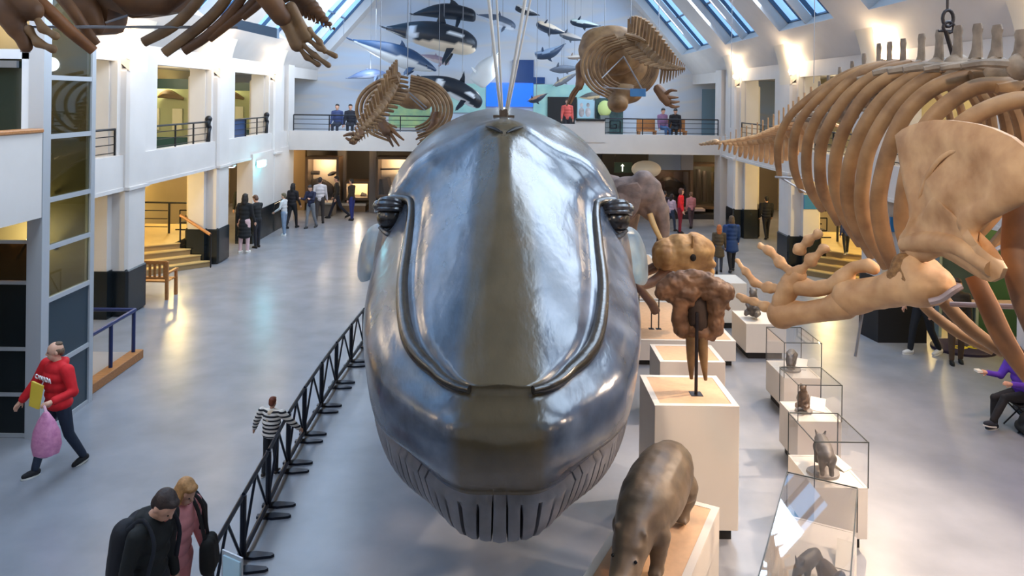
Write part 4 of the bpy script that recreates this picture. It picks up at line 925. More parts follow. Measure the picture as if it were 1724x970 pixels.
MB().curve([T(.0, .86, .44), T(.04, .93, .42), T(.08, 1.0, .41)], [.025, .016, .006], 8, 4).build('tail', HIDE, hp)
for sx in (-1, 1): MB().ball(T(sx*.095, -.81, .305), .014).build('eye', mat('eye_black', (14, 12, 12), .1), hp)
# --- elephant
GREYE = mat('elephant_hide', (150, 126, 116), .7, col2=(116, 98, 92), scale=6, bump=.5, detail=12)
el = thing('elephant', 'grey mounted elephant facing right behind the whale, trunk hanging down', 'animal model', (2.9, 20, .48))
def E(x, y, z):                                   # head turned to the right of the body
    if x > 1.05: a = .65*min(1, (x-1.05)/.4); x, y = 1.05+(x-1.05)*math.cos(a)-y*math.sin(a), (x-1.05)*math.sin(a)+y*math.cos(a)
    return V((3.36+.957*(.62*(x-1.7)+.785*y), 17.7+.957*(-.785*(x-1.7)+.62*y), .575+.957*z))      # faces +X
m = MB()
sp_ = [(-1.55, 1.65, .50), (-1.1, 1.80, .72), (-.4, 1.82, .84), (.3, 1.84, .80), (.75, 1.95, .62), (1.05, 2.12, .50)]
m.limb([E(x, 0, z) for x, z, r in sp_], [r for *_, r in sp_], 18)
m.limb([E(1.05, 0, 2.12), E(1.35, 0, 2.25), E(1.6, 0, 2.30)], [.48, .42, .40], 16); m.ball(E(1.52, -.16, 2.56), (.28, .24, .24)); m.ball(E(1.52, .16, 2.56), (.28, .24, .24)); m.ball(E(1.72, 0, 2.02), (.26, .28, .34))
m.limb([E(1.82, 0, 2.15), E(1.98, 0, 1.85), E(2.03, 0, 1.4), E(2.0, 0, .95), E(2.0, 0, .5), E(2.06, 0, .28)], [.25, .20, .16, .125, .10, .075], 12)
m.limb([E(1.55, 0, 1.86), E(1.72, 0, 1.68), E(1.80, 0, 1.55)], [.2, .15, .08], 10)
for sy in (-1, 1):
    m.limb([E(.75, sy*.38, 1.6), E(.80, sy*.36, 1.0), E(.78, sy*.36, .5), E(.78, sy*.36, .14)], [.36, .24, .19, .21], 12)
    m.limb([E(-1.15, sy*.38, 1.5), E(-1.05, sy*.36, 1.0), E(-1.2, sy*.36, .5), E(-1.18, sy*.36, .14)], [.42, .28, .19, .21], 12)
    for k in range(4): a = (k-1.5)*.5; m.ball(E(.78+.2*math.cos(a), sy*.36+.2*math.sin(a), .06), .05); m.ball(E(-1.18+.2*math.cos(a), sy*.36+.2*math.sin(a), .06), .05)
    m.ball(E(1.70, sy*.27, 2.22), .055)
lump(m.build('body', GREYE, el, remesh=.04, smooth_it=4), .03, 2.5)
for sy in (-1, 1):
    oy = sy*.40; poly = [(1.28, 2.52), (1.42, 2.56), (1.50, 2.42), (1.50, 2.15), (1.44, 1.86), (1.34, 1.62), (1.22, 1.78), (1.10, 2.02), (1.08, 2.28), (1.16, 2.46)]
    m = MB(); R0 = [E(x-.0, oy+sy*(.16*(1.5-x)), z) for x, z in poly]; c = sum(R0, V())/len(R0)
    rings_ = [[c.lerp(p, f)+V((0, sy*d, 0)) for p in R0] for f, d in ((.1, .05), (.6, .06), (.92, .05), (1.0, .02), (.95, -.02), (.5, -.0), (.1, 0))]
    m.rings(rings_); m.build('ear', GREYE, el)
    MB().curve([E(1.70, sy*.2, 1.75), E(1.82, sy*.27, 1.45), E(1.98, sy*.30, 1.15), E(2.12, sy*.28, .98)], [.075, .07, .055, .02], 10, 5).build('tusk', mat('ivory', (226, 186, 128), .35, var=.1, scale=5), el)
    MB().ball(E(1.735, sy*.31, 2.22), .025).build('eye', mat('eye_black', (14, 12, 12), .1), el)
MB().curve([E(-1.9, 0, 1.9), E(-2.1, 0, 1.4), E(-2.05, 0, .9)], [.05, .035, .02], 8, 4).build('tail', GREYE, el)
# --- round elephant skull with brown tusks, on rods
SKB = mat('skull_ochre', (190, 146, 92), .6, col2=(140, 100, 60), scale=4, bump=.45, detail=10)
SKD = mat('skull_dark', (122, 86, 58), .6, col2=(74, 50, 34), scale=6, bump=.7, detail=12)
s1 = thing('elephant_skull', 'rounded ochre elephant skull with long brown tusks, mounted before the elephant', 'skull', (3.4, 14.8, .48))
Q = lambda px, py, y=14.6: P(px, py, y)
m = MB(); m.ball(Q(1147, 425), (.40, .38, .37), 18, 12); m.ball(Q(1170, 424), (.38, .36, .37), 18, 12); m.ball(Q(1122, 428), (.30, .4, .32)); m.ball(Q(1150, 446), (.40, .3, .14))
m.limb([Q(1120, 432, 14.8), Q(1115, 450, 15.0)], [.22, .16]); m.limb([Q(1185, 448), Q(1195, 458)], [.14, .1]); m.limb([Q(1168, 452), Q(1168, 464)], [.1, .07]); m.limb([Q(1185, 440, 14.4), Q(1200, 445, 14.5)], [.1, .09])
lump(m.build('cranium', SKB, s1, remesh=.022, smooth_it=2), .03, 4.0, 3)
MB().ball(Q(1167, 434, 14.24), (.06, .05, .07)).build('spine_opening', mat('bone_void', (24, 16, 12), .9), s1)
MB().box(tuple(Q(1164, 396, 14.33)), tuple(Q(1168, 418, 14.24)), bev=.01).build('crest', SKB, s1)
TUSK = mat('brown_tusk', (122, 88, 70), .4, col2=(88, 60, 50), scale=5, bump=.2)
for pts in ([(1130, 437, 14.9), (1108, 448, 15.0), (1080, 460, 15.0), (1056, 466, 14.8)], [(1128, 446, 14.7), (1112, 466, 14.5), (1092, 478, 14.3), (1066, 486, 14.0)]):
    MB().curve([Q(*p) for p in pts], [.12, .11, .09, .06], 12, 5).build('tusk', TUSK, s1)
MB().curve([Q(1060, 468, 14.0), Q(1078, 488, 14.0), Q(1095, 508, 14.1), Q(1104, 524, 14.2)], [.05, .075, .085, .09], 12, 5).build('tusk', TUSK, s1)
for px, top in ((1110, 452), (1152, 462), (1076, 482), (1097, 512)):
    p = Q(px, top, 14.6); MB().tube([V((p.x, p.y, .478)), p], .012, 6).build('support_rod', IRON, s1); MB().box((p.x-.05, p.y-.05, .478), (p.x+.05, p.y+.05, .485)).build('rod_foot', IRON, s1)
# --- dark skull on a black rod, tall plinth
s2 = thing('elephant_skull', 'dark brown broad elephant skull on a black rod above the tall white plinth', 'skull', (2.22, 8.85, 1.54))
Q = lambda px, py, y=8.85: P(px, py, y)
m = MB()
for pts, r in (([(1118, 492), (1135, 480), (1160, 474)], (.12, .13, .11)), ([(1220, 492), (1205, 482), (1180, 478)], (.12, .12, .10)), ([(1112, 488), (1128, 502)], (.07, .08)), ([(1226, 490), (1214, 506), (1200, 506)], (.08, .085, .07)), ([(1150, 470), (1192, 474)], (.12, .10)), ([(1145, 486), (1165, 490)], (.13, .12)), ([(1190, 490), (1200, 490)], (.11, .11)),
             ([(1144, 505), (1144, 530), (1146, 552), (1152, 562)], (.11, .095, .10, .07)), ([(1204, 508), (1206, 530), (1204, 552), (1198, 564)], (.11, .095, .11, .08)), ([(1215, 508), (1226, 518)], (.05, .035)),
             ([(1158, 500), (1162, 512)], (.07, .05)), ([(1165, 558), (1184, 558)], (.075, .075)), ([(1150, 560), (1165, 566)], (.07, .06)), ([(1198, 564), (1184, 568)], (.07, .06))):
    m.limb([Q(*p) for p in pts], r, 12)
lump(m.build('skull', SKD, s2, remesh=.014, smooth_it=1), .03, 6.5, 4)
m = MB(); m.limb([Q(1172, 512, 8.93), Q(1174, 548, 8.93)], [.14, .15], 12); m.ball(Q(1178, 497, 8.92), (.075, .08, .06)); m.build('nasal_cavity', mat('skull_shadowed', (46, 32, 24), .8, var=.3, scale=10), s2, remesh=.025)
for a, c in (((1164, 566), (1164, 638)), ((1182, 566), (1188, 640))):
    MB().curve([Q(*a), Q((a[0]+c[0])/2-.5, (a[1]+c[1])/2), Q(*c)], [.07, .052, .02], 12, 5).build('tusk', mat('horn_brown', (138, 108, 72), .5, col2=(96, 72, 46), scale=5), s2)
p = Q(1173, 560, 8.72); MB().tube([V((p.x, p.y, 1.53)), V((p.x, p.y, 2.5))], .02, 8).build('support_rod', IRON, s2); MB().box((p.x-.07, p.y-.07, 1.53), (p.x+.07, p.y+.07, 1.54)).build('rod_foot', IRON, s2)
MB().tube([V((p.x, p.y, 2.3)), V((p.x, 8.95, 2.35))], .018, 6).build('rod_arm', IRON, s2)
# --- small plinth without case, and the row of glazed cases
CG = glass('case_glass', refl=.015); EDGE = mat('case_edge', (70, 74, 74), .3, .4); FIG = mat('figure_bronze', (112, 88, 66), .45, col2=(78, 60, 46), scale=12, bump=.2); FIGG = mat('figure_grey', (96, 90, 86), .5, var=.2, scale=10)
STONEB = mat('figure_base', (128, 122, 118), .5, var=.1, scale=10); PAPER = mat('caption_card', (232, 226, 214), .6)
def quad_model(M, s, kind, mm, par, vox):
    """small standing animal, local +X = forwards, length about 1 before scaling"""
    T = lambda x, y, z: M @ V((x*s, y*s, z*s)); m = MB(); L_ = lambda pts, rr: m.limb([T(*p) for p in pts], [r*s for r in rr], 10)
    if kind == 'bear':                               # sitting upright
        L_([(0, 0, .18), (.02, 0, .42), (.05, 0, .68)], (.26, .25, .18)); L_([(.08, 0, .78), (.14, 0, .92), (.26, 0, .90)], (.14, .16, .09))
        for q in (-1, 1): L_([(.10, q*.2, .12), (.34, q*.2, .08), (.38, q*.2, .2)], (.12, .09, .06)); L_([(.08, q*.17, .62), (.22, q*.2, .42), (.34, q*.12, .36)], (.09, .08, .06)); m.ball(T(.08, q*.12, 1.06), .05*s)
    else:
        h = {'rhino': .34, 'horse': .46, 'pig': .30}[kind]
        L_([(-.42, 0, h+.16), (-.2, 0, h+.16), (.1, 0, h+.16), (.34, 0, h+.2)], (.15, .2, .21, .18))
        if kind == 'horse': L_([(.36, 0, h+.24), (.52, 0, h+.5), (.6, 0, h+.56), (.78, 0, h+.42)], (.14, .10, .10, .06))
        else: L_([(.36, 0, h+.2), (.56, 0, h+.14), (.74, 0, h+.02)], (.16, .14, .09))
        if kind == 'rhino': L_([(.76, 0, h+.08), (.84, 0, h+.24)], (.06, .015)); L_([(.62, 0, h+.2), (.64, 0, h+.3)], (.05, .015))
        for q in (-1, 1):
            L_([(.3, q*.11, h+.08), (.3, q*.11, h*.45), (.3, q*.11, .04)], (.11, .065, .065)); L_([(-.36, q*.11, h+.1), (-.33, q*.11, h*.5), (-.38, q*.11, .04)], (.13, .07, .065)); L_([(.5, q*.09, h+.3), (.47, q*.13, h+.42)], (.04, .025))
        L_([(-.56, 0, h+.2), (-.62, 0, h-.05)], (.035, .02))
    return m.build('body', mm, par, remesh=vox, smooth_it=2)
def small_figure(label, x, y, z, yaw, s, kind, mm, base=True):
    t = thing('animal_figure', label, 'animal figure', (x, y, z), 'small animal figures')
    b0 = .03 if base else 0
    if base:
        MB().rings([[(x+r*math.cos(a)*(1+.08*math.sin(3*a)), y+r*.8*math.sin(a), z+h) for a in (2*math.pi*i/18 for i in range(18))] for r, h in ((.17*s/.42, 0), (.165*s/.42, .028), (.15*s/.42, .035))]).build('base', STONEB, t)
    quad_model(Matrix.Translation((x, y, z+b0+.028*s/.42+(.05*s if kind == 'bear' else 0))) @ Matrix.Rotation(yaw, 4, 'Z'), s, kind, mm, t, .014*s/.42)
    return t
def case(label, x0, y0, x1, y1, z, h, rot=0, plab=None, top=None):
    plinth(plab, x0, y0, x1, y1, z, rot, inset=False, rim=.03)
    t = thing('glass_case', label, 'display case', ((x0+x1)/2, (y0+y1)/2, z), 'glass cases in the row')
    c = ((x0+x1)/2, (y0+y1)/2, 0); g = .01
    for a, b_ in (((x0, y0), (x1, y0+g)), ((x0, y1-g), (x1, y1)), ((x0, y0+g), (x0+g, y1-g)), ((x1-g, y0+g), (x1, y1-g))): MB().box((*a, z), (*b_, z+h), rot=rot, piv=c).build('pane', CG, t, False)
    MB().box((x0, y0, z+h), (x1, y1, z+h+g), rot=rot, piv=c).build('top_pane', top or CG, t, False)
    m = MB(); e = .005; zt = z+h+g
    for a in ((x0, y0), (x1, y0), (x1, y1), (x0, y1)): m.box((a[0]-e, a[1]-e, z), (a[0]+e, a[1]+e, zt), rot=rot, piv=c)
    for a, b_ in (((x0, y0), (x1, y0)), ((x1, y0), (x1, y1)), ((x0, y1), (x1, y1)), ((x0, y0), (x0, y1))): m.box((a[0]-e, a[1]-e, zt-e), (b_[0]+e, b_[1]+e, zt+e), rot=rot, piv=c)
    m.build('edge_frame', EDGE, t, False)
    return t
def caption(label, x, y, z, w_, d_, rot=0):
    tag(MB().slab([V((x, y, z))+Matrix.Rotation(rot, 3, 'Z') @ V(q) for q in ((-w_, -d_, 0), (w_, -d_, 0), (w_, d_, .10), (-w_, d_, .10))], (0, 0, .006)).build('caption_card', PAPER), label, 'card', 'caption cards in the cases')
plinth('small white plinth without a case below the bony fingers', 4.72, 14.3, 5.5, 15.2, .69, inset=False, rim=.02)
small_figure('small dark figure on the uncased white plinth below the bony fingers', 5.0, 14.7, .69, -2.2, .5, 'bear', FIGG, False)
plinth('white plinth half hidden behind the uncased small plinth', 4.5, 16.2, 5.35, 17.0, 1.0, inset=False, rim=.02)
case('farthest glass case of the row, with a small dark animal', 4.47, 11.7, 5.06, 12.5, .62, .55, plab='white plinth under the farthest glass case')
case('second farthest glass case of the row, with an upright brown animal', 3.99, 9.94, 4.58, 10.6, .70, .48, plab='white plinth under the second farthest glass case')
case('glass case holding a standing grey rhinoceros figure', 3.50, 8.24, 4.10, 9.0, .70, .50, plab='white plinth under the rhinoceros case')
small_figure('small dark figure on a round grey base in the farthest glass case', 4.72, 12.05, .62, -2.0, .40, 'pig', FIGG)
small_figure('upright brown bear figure in the second farthest glass case', 4.20, 10.25, .70, -2.4, .30, 'bear', FIG)
small_figure('grey rhinoceros figure on a brown base seen from behind', 3.74, 8.55, .70, 1.35, .46, 'rhino', FIGG)
caption('white angled card in the farthest glass case', 4.93, 12.2, .62, .10, .12, -.5); caption('white angled card in the second farthest glass case', 4.44, 10.38, .70, .10, .12, -.5); caption('white angled card beside the rhinoceros figure', 3.98, 8.75, .70, .08, .14, .6)
# large low table case nearest the viewer
d_ = V((-.46, -.888)); n_ = V((.888, -.46)); b0 = V((2.97, 7.66))
L4, W4 = 2.2, .66; cc = b0+d_*(L4/2)+n_*(W4/2)
case('large sloping-sided glass table case nearest the viewer, reflecting the roof windows', cc.x-W4/2, cc.y-L4/2, cc.x+W4/2, cc.y+L4/2, .72, .43, angD, 'white plinth under the large nearest table case', glass('table_glass', refl=.26))
def in4(u, v, z=.72): p = b0+d_*u+n_*v; return p.x, p.y, z
small_figure('dark furry animal figure in the large table case, left one', *in4(1.02, .30), -2.4, .34, 'pig', FIGG, False)
small_figure('brown long-legged animal figure in the large table case, right one', *in4(1.25, .50), -1.6, .34, 'horse', FIG, False)
caption('tall cream card standing at the back right of the table case', *in4(.55, .57), .07, .16, angD)
# ================================================================ HANGING WHALE, DOLPHIN AND PORPOISE MODELS BY THE FAR WALL
def cet_mat(name, top, belly, zcut=-.05, patches=(), rough=.35):
    """counter-shaded skin: top / belly colours split along the body, plus pale patches (x, z, rx, rz in body lengths)"""
    if name in MATS: return MATS[name]
    m = bpy.data.materials.new(name); m.use_nodes = True; nt = m.node_tree; b = nt.nodes['Principled BSDF']; N = nt.nodes.new; L = nt.links.new
    b.inputs['Roughness'].default_value = rough
    at = N('ShaderNodeAttribute'); at.attribute_name = 'skin'; L(at.outputs['Color'], b.inputs['Base Color']); MATS[name] = m; return m
def paint(o, fn):
    me = o.data; ca = me.color_attributes.new('skin', 'FLOAT_COLOR', 'POINT')
    for i, v in enumerate(me.vertices): ca.data[i].color = (*lin(fn(*v.co)), 1)
def cetacean(label, head, tail, Y, girth, top, belly, zcut, snout='beak', dorsal=(.52, .10, .10), bend=0.0, patches=(), wires=1, flip_x=1, yaw=0.0, kind='dolphin model', name='dolphin_model', roll=0.0, pec=.16):
    H, Tl = P(*head, Y), P(*tail, Y); Lg = (H-Tl).length; d = (H-Tl)/Lg
    ang = math.atan2(d.z, d.x)
    o = (H+Tl)/2
    t = thing(name, label, kind, tuple(o), 'hanging sea mammal models')
    M = Matrix.Translation(o) @ Matrix.Rotation(-ang, 4, 'Y') @ Matrix.Rotation(yaw, 4, 'Z') @ Matrix.Rotation(roll, 4, 'X')
    # local: +x towards the head, unit length
    prof = {'beak': [(.5, .012), (.465, .02), (.43, .035), (.40, .075), (.34, .115)], 'blunt': [(.5, .02), (.49, .06), (.46, .095), (.41, .125), (.34, .145)], 'round': [(.5, .05), (.492, .085), (.465, .12), (.42, .135), (.34, .145)], 'point': [(.5, .012), (.47, .035), (.43, .06), (.38, .085), (.3, .12)]}[snout]
    prof = prof+[(.2, .155), (.05, .16), (-.1, .14), (-.25, .098), (-.36, .058), (-.44, .030), (-.47, .022)]
    k = girth/.16*.82
    C = catmull([(x, r) for x, r in prof], 4); me = MB(); R = []
    for x, r in C:
        r = max(.006, r)*k*2*.5; cz = bend*(.25-(x)**2)*1.0 - bend*.12 - (.02 if x > .42 and snout == 'beak' else 0)
        R.append([(x, r*.86*math.cos(q), cz+r*(1.0 if math.sin(q) > 0 else .95)*math.sin(q)) for q in (2*math.pi*i/28 for i in range(28))])
    me.rings(R)
    W = lambda q: M @ (V(q)*Lg)
    lv = [V(v) for v in me.v]; me.v = [tuple(W(v)) for v in me.v]
    body = me.build('body', cet_mat('skin_paint', 0, 0), t, angle=0)
    ca = body.data.color_attributes.new('skin', 'FLOAT_COLOR', 'POINT')
    for i, v in enumerate(lv):
        cz = bend*(.25-v.x**2)-bend*.12; zz = (v.z-cz)/k/.16
        c = belly if zz < zcut+(.10*math.sin(v.x*9)) else top
        for (x, z, rx, rz, col) in patches:
            if ((v.x-x)/rx)**2+((zz-z)/rz)**2 < 1: c = col
        ca.data[i].color = (*lin(c), 1)
    topm = mat('fin_%d_%d_%d' % tuple(top), top, .4)
    zc = lambda x: bend*(.25-x**2)-bend*.12
    rb = lambda x: float(np.interp(-x, [-c[0] for c in C], [c[1] for c in C]))*k
    def fin(pts, th, nm, n2):
        n2 = V(n2); Q = [V(p) for p in pts]; c = sum(Q, V())/len(Q); mm = MB()
        mm.rings([[W(c.lerp(p, .25)+n2*th) for p in Q], [W(c.lerp(p, .85)+n2*th*.7) for p in Q], [W(p) for p in Q], [W(c.lerp(p, .85)-n2*th*.7) for p in Q], [W(c.lerp(p, .25)-n2*th) for p in Q]])
        mm.build(nm, topm, t)
    if dorsal:
        x0, hh, ww = dorsal; x0 = .5-x0; zb = zc(x0)+rb(x0)*.9
        fin([(x0+ww*.55, 0, zb-.005), (x0+ww*.15, 0, zb+hh*.55), (x0-ww*.35, 0, zb+hh), (x0-ww*.30, 0, zb+hh*.5), (x0-ww*.42, 0, zb-.012)], .010, 'dorsal_fin', (0, 1, 0))
    for s_ in (-1, 1):
        x0 = .25; z0 = zc(x0)-rb(x0)*.55; y0 = s_*rb(x0)*.62
        fin([(x0+.03, y0, z0), (x0+.0, y0+s_*pec*.35, z0-pec*.5), (x0-.05, y0+s_*pec*.5, z0-pec), (x0-.065, y0+s_*pec*.42, z0-pec*.75), (x0-.05, y0, z0-.02)], .012, 'flipper', (.3, s_*.7, .4))
    z0 = zc(-.47); hw = .115
    fin([(-.44, 0, z0), (-.475, hw*.6, z0), (-.525, hw, z0+.005), (-.515, hw*.45, z0), (-.505, 0, z0), (-.515, -hw*.45, z0), (-.525, -hw, z0+.005), (-.475, -hw*.6, z0)], .009, 'tail_fluke', (0, 0, 1))
    for s_ in (-1, 1):
        e = W((.385, s_*rb(.385)*.84, zc(.385)+rb(.385)*.15)); MB().ball(e, .006*Lg).build('eye', mat('eye_black', (14, 12, 12), .1), t)
    for q in range(wires):
        p = W((.12-.35*q, 0, zc(.12-.35*q)+rb(.12-.35*q)*.8)); top_z = min(12.52, 6.18+(8.6-abs(p.x))*1.15)
        MB().tube([p, V((p.x, p.y, top_z))], .012, 5).build('suspension_wire', STEEL, t)
    return t
BK, NAVY_, WHT, CRM, GRY, LG = (28, 36, 48), (40, 66, 100), (228, 232, 236), (232, 214, 190), (92, 104, 124), (168, 178, 190)
YW = 31.6
cetacean('black pilot whale model, uppermost left of the ropes with a hooked back fin', (801, 24), (693, 22), YW+1.0, .155, BK, (44, 54, 68), -.7, 'round', (.35, .10, .16), bend=.28, wires=2, kind='whale model', name='pilot_whale_model', pec=.2, yaw=.1)
cetacean('large orca model with pale belly, biggest of the hanging models', (803, 77), (646, 45), YW-.6, .185, BK, CRM, -.45, 'blunt', (.42, .17, .12), bend=.10, patches=((.27, .42, .085, .16, WHT), (-.19, -.25, .055, .62, (222, 230, 240)), (.40, -.35, .12, .25, CRM)), wires=3, kind='whale model', name='orca_model', pec=.2)
cetacean('blue grey beaked whale model with pale underside, left and nose down', (735, 118), (590, 66), YW-1.0, .145, NAVY_, (206, 210, 214), -.05, 'point', (.44, .07, .09), bend=.05, wires=3, kind='whale model', name='beaked_whale_model', pec=.12)
cetacean('pinkish grey dolphin model behind the large orca, left of the white beluga', (756, 106), (708, 92), YW+1.2, .16, (176, 150, 160), (206, 190, 190), -.2, 'round', (.5, .09, .1), wires=1)
cetacean('white beluga model beside the foot of the ropes', (801, 142), (838, 90), YW, .36, (226, 228, 228), (232, 232, 230), -2, 'round', None, bend=.05, wires=1, kind='whale model', name='beluga_model', pec=.2)
cetacean('smaller orca model diving to the right above the gallery', (812, 174), (706, 126), YW-2.0, .17, BK, WHT, -.55, 'blunt', (.40, .17, .10), bend=.22, patches=((-.18, -.1, .07, .5, WHT), (.30, .25, .07, .18, WHT)), wires=2, kind='whale model', name='orca_model', pec=.2)
cetacean('grey lavender porpoise model low at far left behind the hanging skeleton', (650, 122), (584, 131), YW+.8, .15, (104, 122, 160), (150, 160, 186), -.3, 'point', (.45, .05, .08), bend=.15, wires=1, name='porpoise_model', kind='porpoise model')
cetacean('grey dolphin model with pale flank, between the ropes near the top', (868, 46), (804, 24), YW+.3, .175, (84, 96, 116), (186, 196, 212), -.15, 'blunt', (.48, .12, .10), bend=.12, wires=2)
cetacean('black and white dolphin model partly behind the right-hand ropes', (868, 12), (908, 26), YW, .20, BK, (206, 206, 206), -.2, 'round', (.35, .12, .12), bend=.1, wires=1)
cetacean('dark dolphin model with cream belly, highest pair right of the ropes, larger one', (903, 40), (952, 56), YW-.4, .21, (44, 58, 78), CRM, -.1, 'blunt', (.50, .13, .14), bend=.16, wires=1)
cetacean('white sided dolphin model at upper right near the skull of the skeleton', (960, 36), (1010, 44), YW, .17, (34, 48, 66), (190, 204, 200), -.05, 'blunt', (.5, .11, .13), bend=.08, wires=1)
cetacean('pale belly striped dolphin model just under the cream bellied one', (938, 56), (986, 68), YW+.7, .16, (88, 98, 112), (216, 208, 200), .1, 'beak', (.5, .10, .12), bend=.05, wires=1)
cetacean('slate blue dolphin model standing on its nose with forked pale flank', (902, 96), (952, 76), YW-1.4, .20, (52, 72, 100), (150, 172, 200), -.25, 'round', (.38, .14, .14), bend=.42, wires=1)
cetacean('small pale brown dolphin model left of the hooped skeleton', (953, 97), (990, 95), YW+1.7, .14, (150, 134, 124), (222, 214, 204), .1, 'beak', (.5, .08, .1), wires=1)
cetacean('plain grey dolphin model left of the hooped skeleton, lower of a pair', (925, 118), (978, 114), YW, .16, (98, 108, 124), (128, 136, 150), -.35, 'point', (.55, .08, .12), wires=1)
cetacean('long thin grey dolphin model sloping down over the pale green wall', (930, 146), (974, 122), YW+1.2, .13, (116, 120, 130), (196, 182, 156), -.3, 'beak', (.45, .08, .1), wires=1)
cetacean('orange bellied small dolphin model diving before the bright blue panel', (888, 172), (922, 158), YW-2.2, .19, (54, 64, 84), (190, 146, 116), -.25, 'beak', (.42, .14, .14), bend=.2, wires=1)
cetacean('large pale cream whale model lying low behind the hooped skeleton', (1010, 160), (975, 164), YW+.6, .22, (96, 98, 96), (226, 202, 160), -.1, 'round', None, wires=1, kind='whale model', name='small_whale_model')
# ---------------------------------------------------------------- far gallery fittings
def flatbox(nm, m, x0, y0, x1, y1, Y, th=.06, lab=None, cat=None, par=None):
    a, c = P(x0, y0, Y), P(x1, y1, Y); o = MB().box((a.x, Y-th, c.z), (c.x, Y, a.z)).build(nm, m, par, False)
    if lab: tag(o, lab, cat)
    return o
YF = 33.96
flatbox('wall_panel', mat('navy_panel', (22, 62, 120), .4), 863, 101, 898, 139, YF, .08, 'navy blue panel on the far wall above the bright blue screen', 'panel')
flatbox('blue_screen', mat('bright_blue_screen', (40, 110, 235), .3, emit=.55), 819, 139, 897, 180, YF, .10, 'bright blue lit screen on the far wall behind the ropes', 'screen')
flatbox('wall_panel', mat('navy_panel', (22, 62, 120), .4), 898, 130, 917, 141, YF, .07, 'small navy panel right of the blue screen', 'panel')
flatbox('mural_panel', mat('mint_mural', (176, 218, 206), .6, col2=(146, 196, 196), scale=1.5), 725, 140, 818, 190, YF, .05, 'pale mint mural panel left of the blue screen', 'mural')
flatbox('mural_panel', mat('mint_mural', (176, 218, 206), .6), 898, 142, 1000, 200, YF, .04, 'pale mint mural panel right of the blue screen', 'mural')
flatbox('mural_panel', mat('green_yellow_mural', (170, 190, 130), .6, col2=(120, 160, 130), scale=3), 655, 165, 724, 215, YF, .05, 'yellow green mural panel behind the left hanging skeleton', 'mural')
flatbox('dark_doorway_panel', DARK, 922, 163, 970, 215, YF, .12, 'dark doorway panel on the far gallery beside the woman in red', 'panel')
t = thing('photo_poster', 'poster with two white-clad people on the far gallery wall', 'poster', tuple(P(985, 198, YF)))
flatbox('sheet', mat('poster_blue', (170, 205, 220), .5), 972, 167, 1000, 199, YF, .10, par=t)
mp_ = MB()
for cx_, dx_ in ((979, 0), (990, 0)):
    for (x, y, rx, rz) in ((cx_, 177, .08, .10), (cx_, 189, .13, .22)): mp_.ball(P(x, y, YF-.10), (rx, .012, rz), 10, 6)
mp_.build('printed_figures', mat('poster_figures', (214, 206, 208), .6, col2=(80, 66, 66), scale=2), t)
flatbox('display_board', mat('teal_board', (58, 92, 92), .5, col2=(24, 40, 44), scale=4), 1003, 165, 1048, 235, YF, .10, 'dark teal display board right of the poster on the far gallery', 'board')
p = P(1018, 183, YF-.35); t = thing('yellow_model', 'pale yellow green rounded model before the teal board', 'model', (p.x, p.y, 3.3))
MB().ball(p, (.32, .2, .38)).build('body', mat('pale_yellow_green', (206, 220, 140), .5), t); MB().box((p.x-.2, p.y-.15, 3.3), (p.x+.2, p.y+.15, p.z-.3)).build('stand', mat('grey_stand', (110, 116, 116), .5), t)
d = thing('gallery_door', 'blue grey double door at the right end of the far gallery', 'door', tuple(P(1198, 238, YF)))
flatbox('leaf', mat('blue_grey_door', (96, 130, 156), .4), 1182, 150, 1198, 240, YF, .06, par=d); flatbox('leaf', mat('blue_grey_door', (96, 130, 156), .4), 1199, 150, 1214, 240, YF, .06, par=d); flatbox('frame', DARK, 1214, 162, 1219, 240, YF, .10, par=d)
t = thing('gallery_bench', 'wooden slatted bench behind the right-hand far gallery railing', 'bench', (7.2, 30.6, 3.3))
a, c = P(1074, 210, 30.6), P(1156, 235, 30.6)
for k in range(2):
    x0 = a.x+k*(c.x-a.x)*.62; x1 = x0+(c.x-a.x)*.38
    m = MB(); m.box((x0, 30.9, 3.72), (x1, 30.95, 4.22))
    for q in range(1): m.box((x0, 30.5, 3.68), (x1, 30.95, 3.73))
    m.build('seat_back', WOOD, t, False)
    for x in (x0+.05, x1-.05):
        for y in (30.55, 30.9): MB().box((x-.04, y-.04, 3.3), (x+.04, y+.04, 3.7)).build('leg', WOOD, t, False)
# under the far gallery: lit display niches, plinth cases, dark right-hand dioramas
def niche(label, x0, y0, x1, y1, Y, colr, e, fig, dep=.9):
    a, c = P(x0, y0, Y), P(x1, y1, Y); t = thing('display_case', label, 'display case', ((a.x+c.x)/2, Y, c.z), 'lit displays under the far gallery'); fr = .1
    m = MB(); m.box((a.x-fr, Y-.06, c.z-fr), (a.x, Y+dep, a.z+fr)); m.box((c.x, Y-.06, c.z-fr), (c.x+fr, Y+dep, a.z+fr)); m.box((a.x, Y-.06, a.z), (c.x, Y+dep, a.z+fr)); m.box((a.x, Y-.06, c.z-fr), (c.x, Y+dep, c.z)); m.build('frame', BROWN, t, False)
    MB().box((a.x, Y+dep-.04, c.z), (c.x, Y+dep, a.z)).build('back_panel', colr, t, False)
    for pts, r in fig: MB().curve([P(*p, Y+dep*.6) for p in pts], r, 8, 3).build('specimen', mat('specimen_dark', (58, 44, 32), .7), t)
    MB().box((a.x, Y, c.z), (c.x, Y+.01, a.z)).build('pane', glass('clear_pane', refl=.04), t, False)
    point('case_lamp', ((a.x+c.x)/2, Y+dep*.35, a.z-.15), e, (1, .84, .6), .08); return t
PEACH = mat('peach_back', (236, 206, 168), .6)
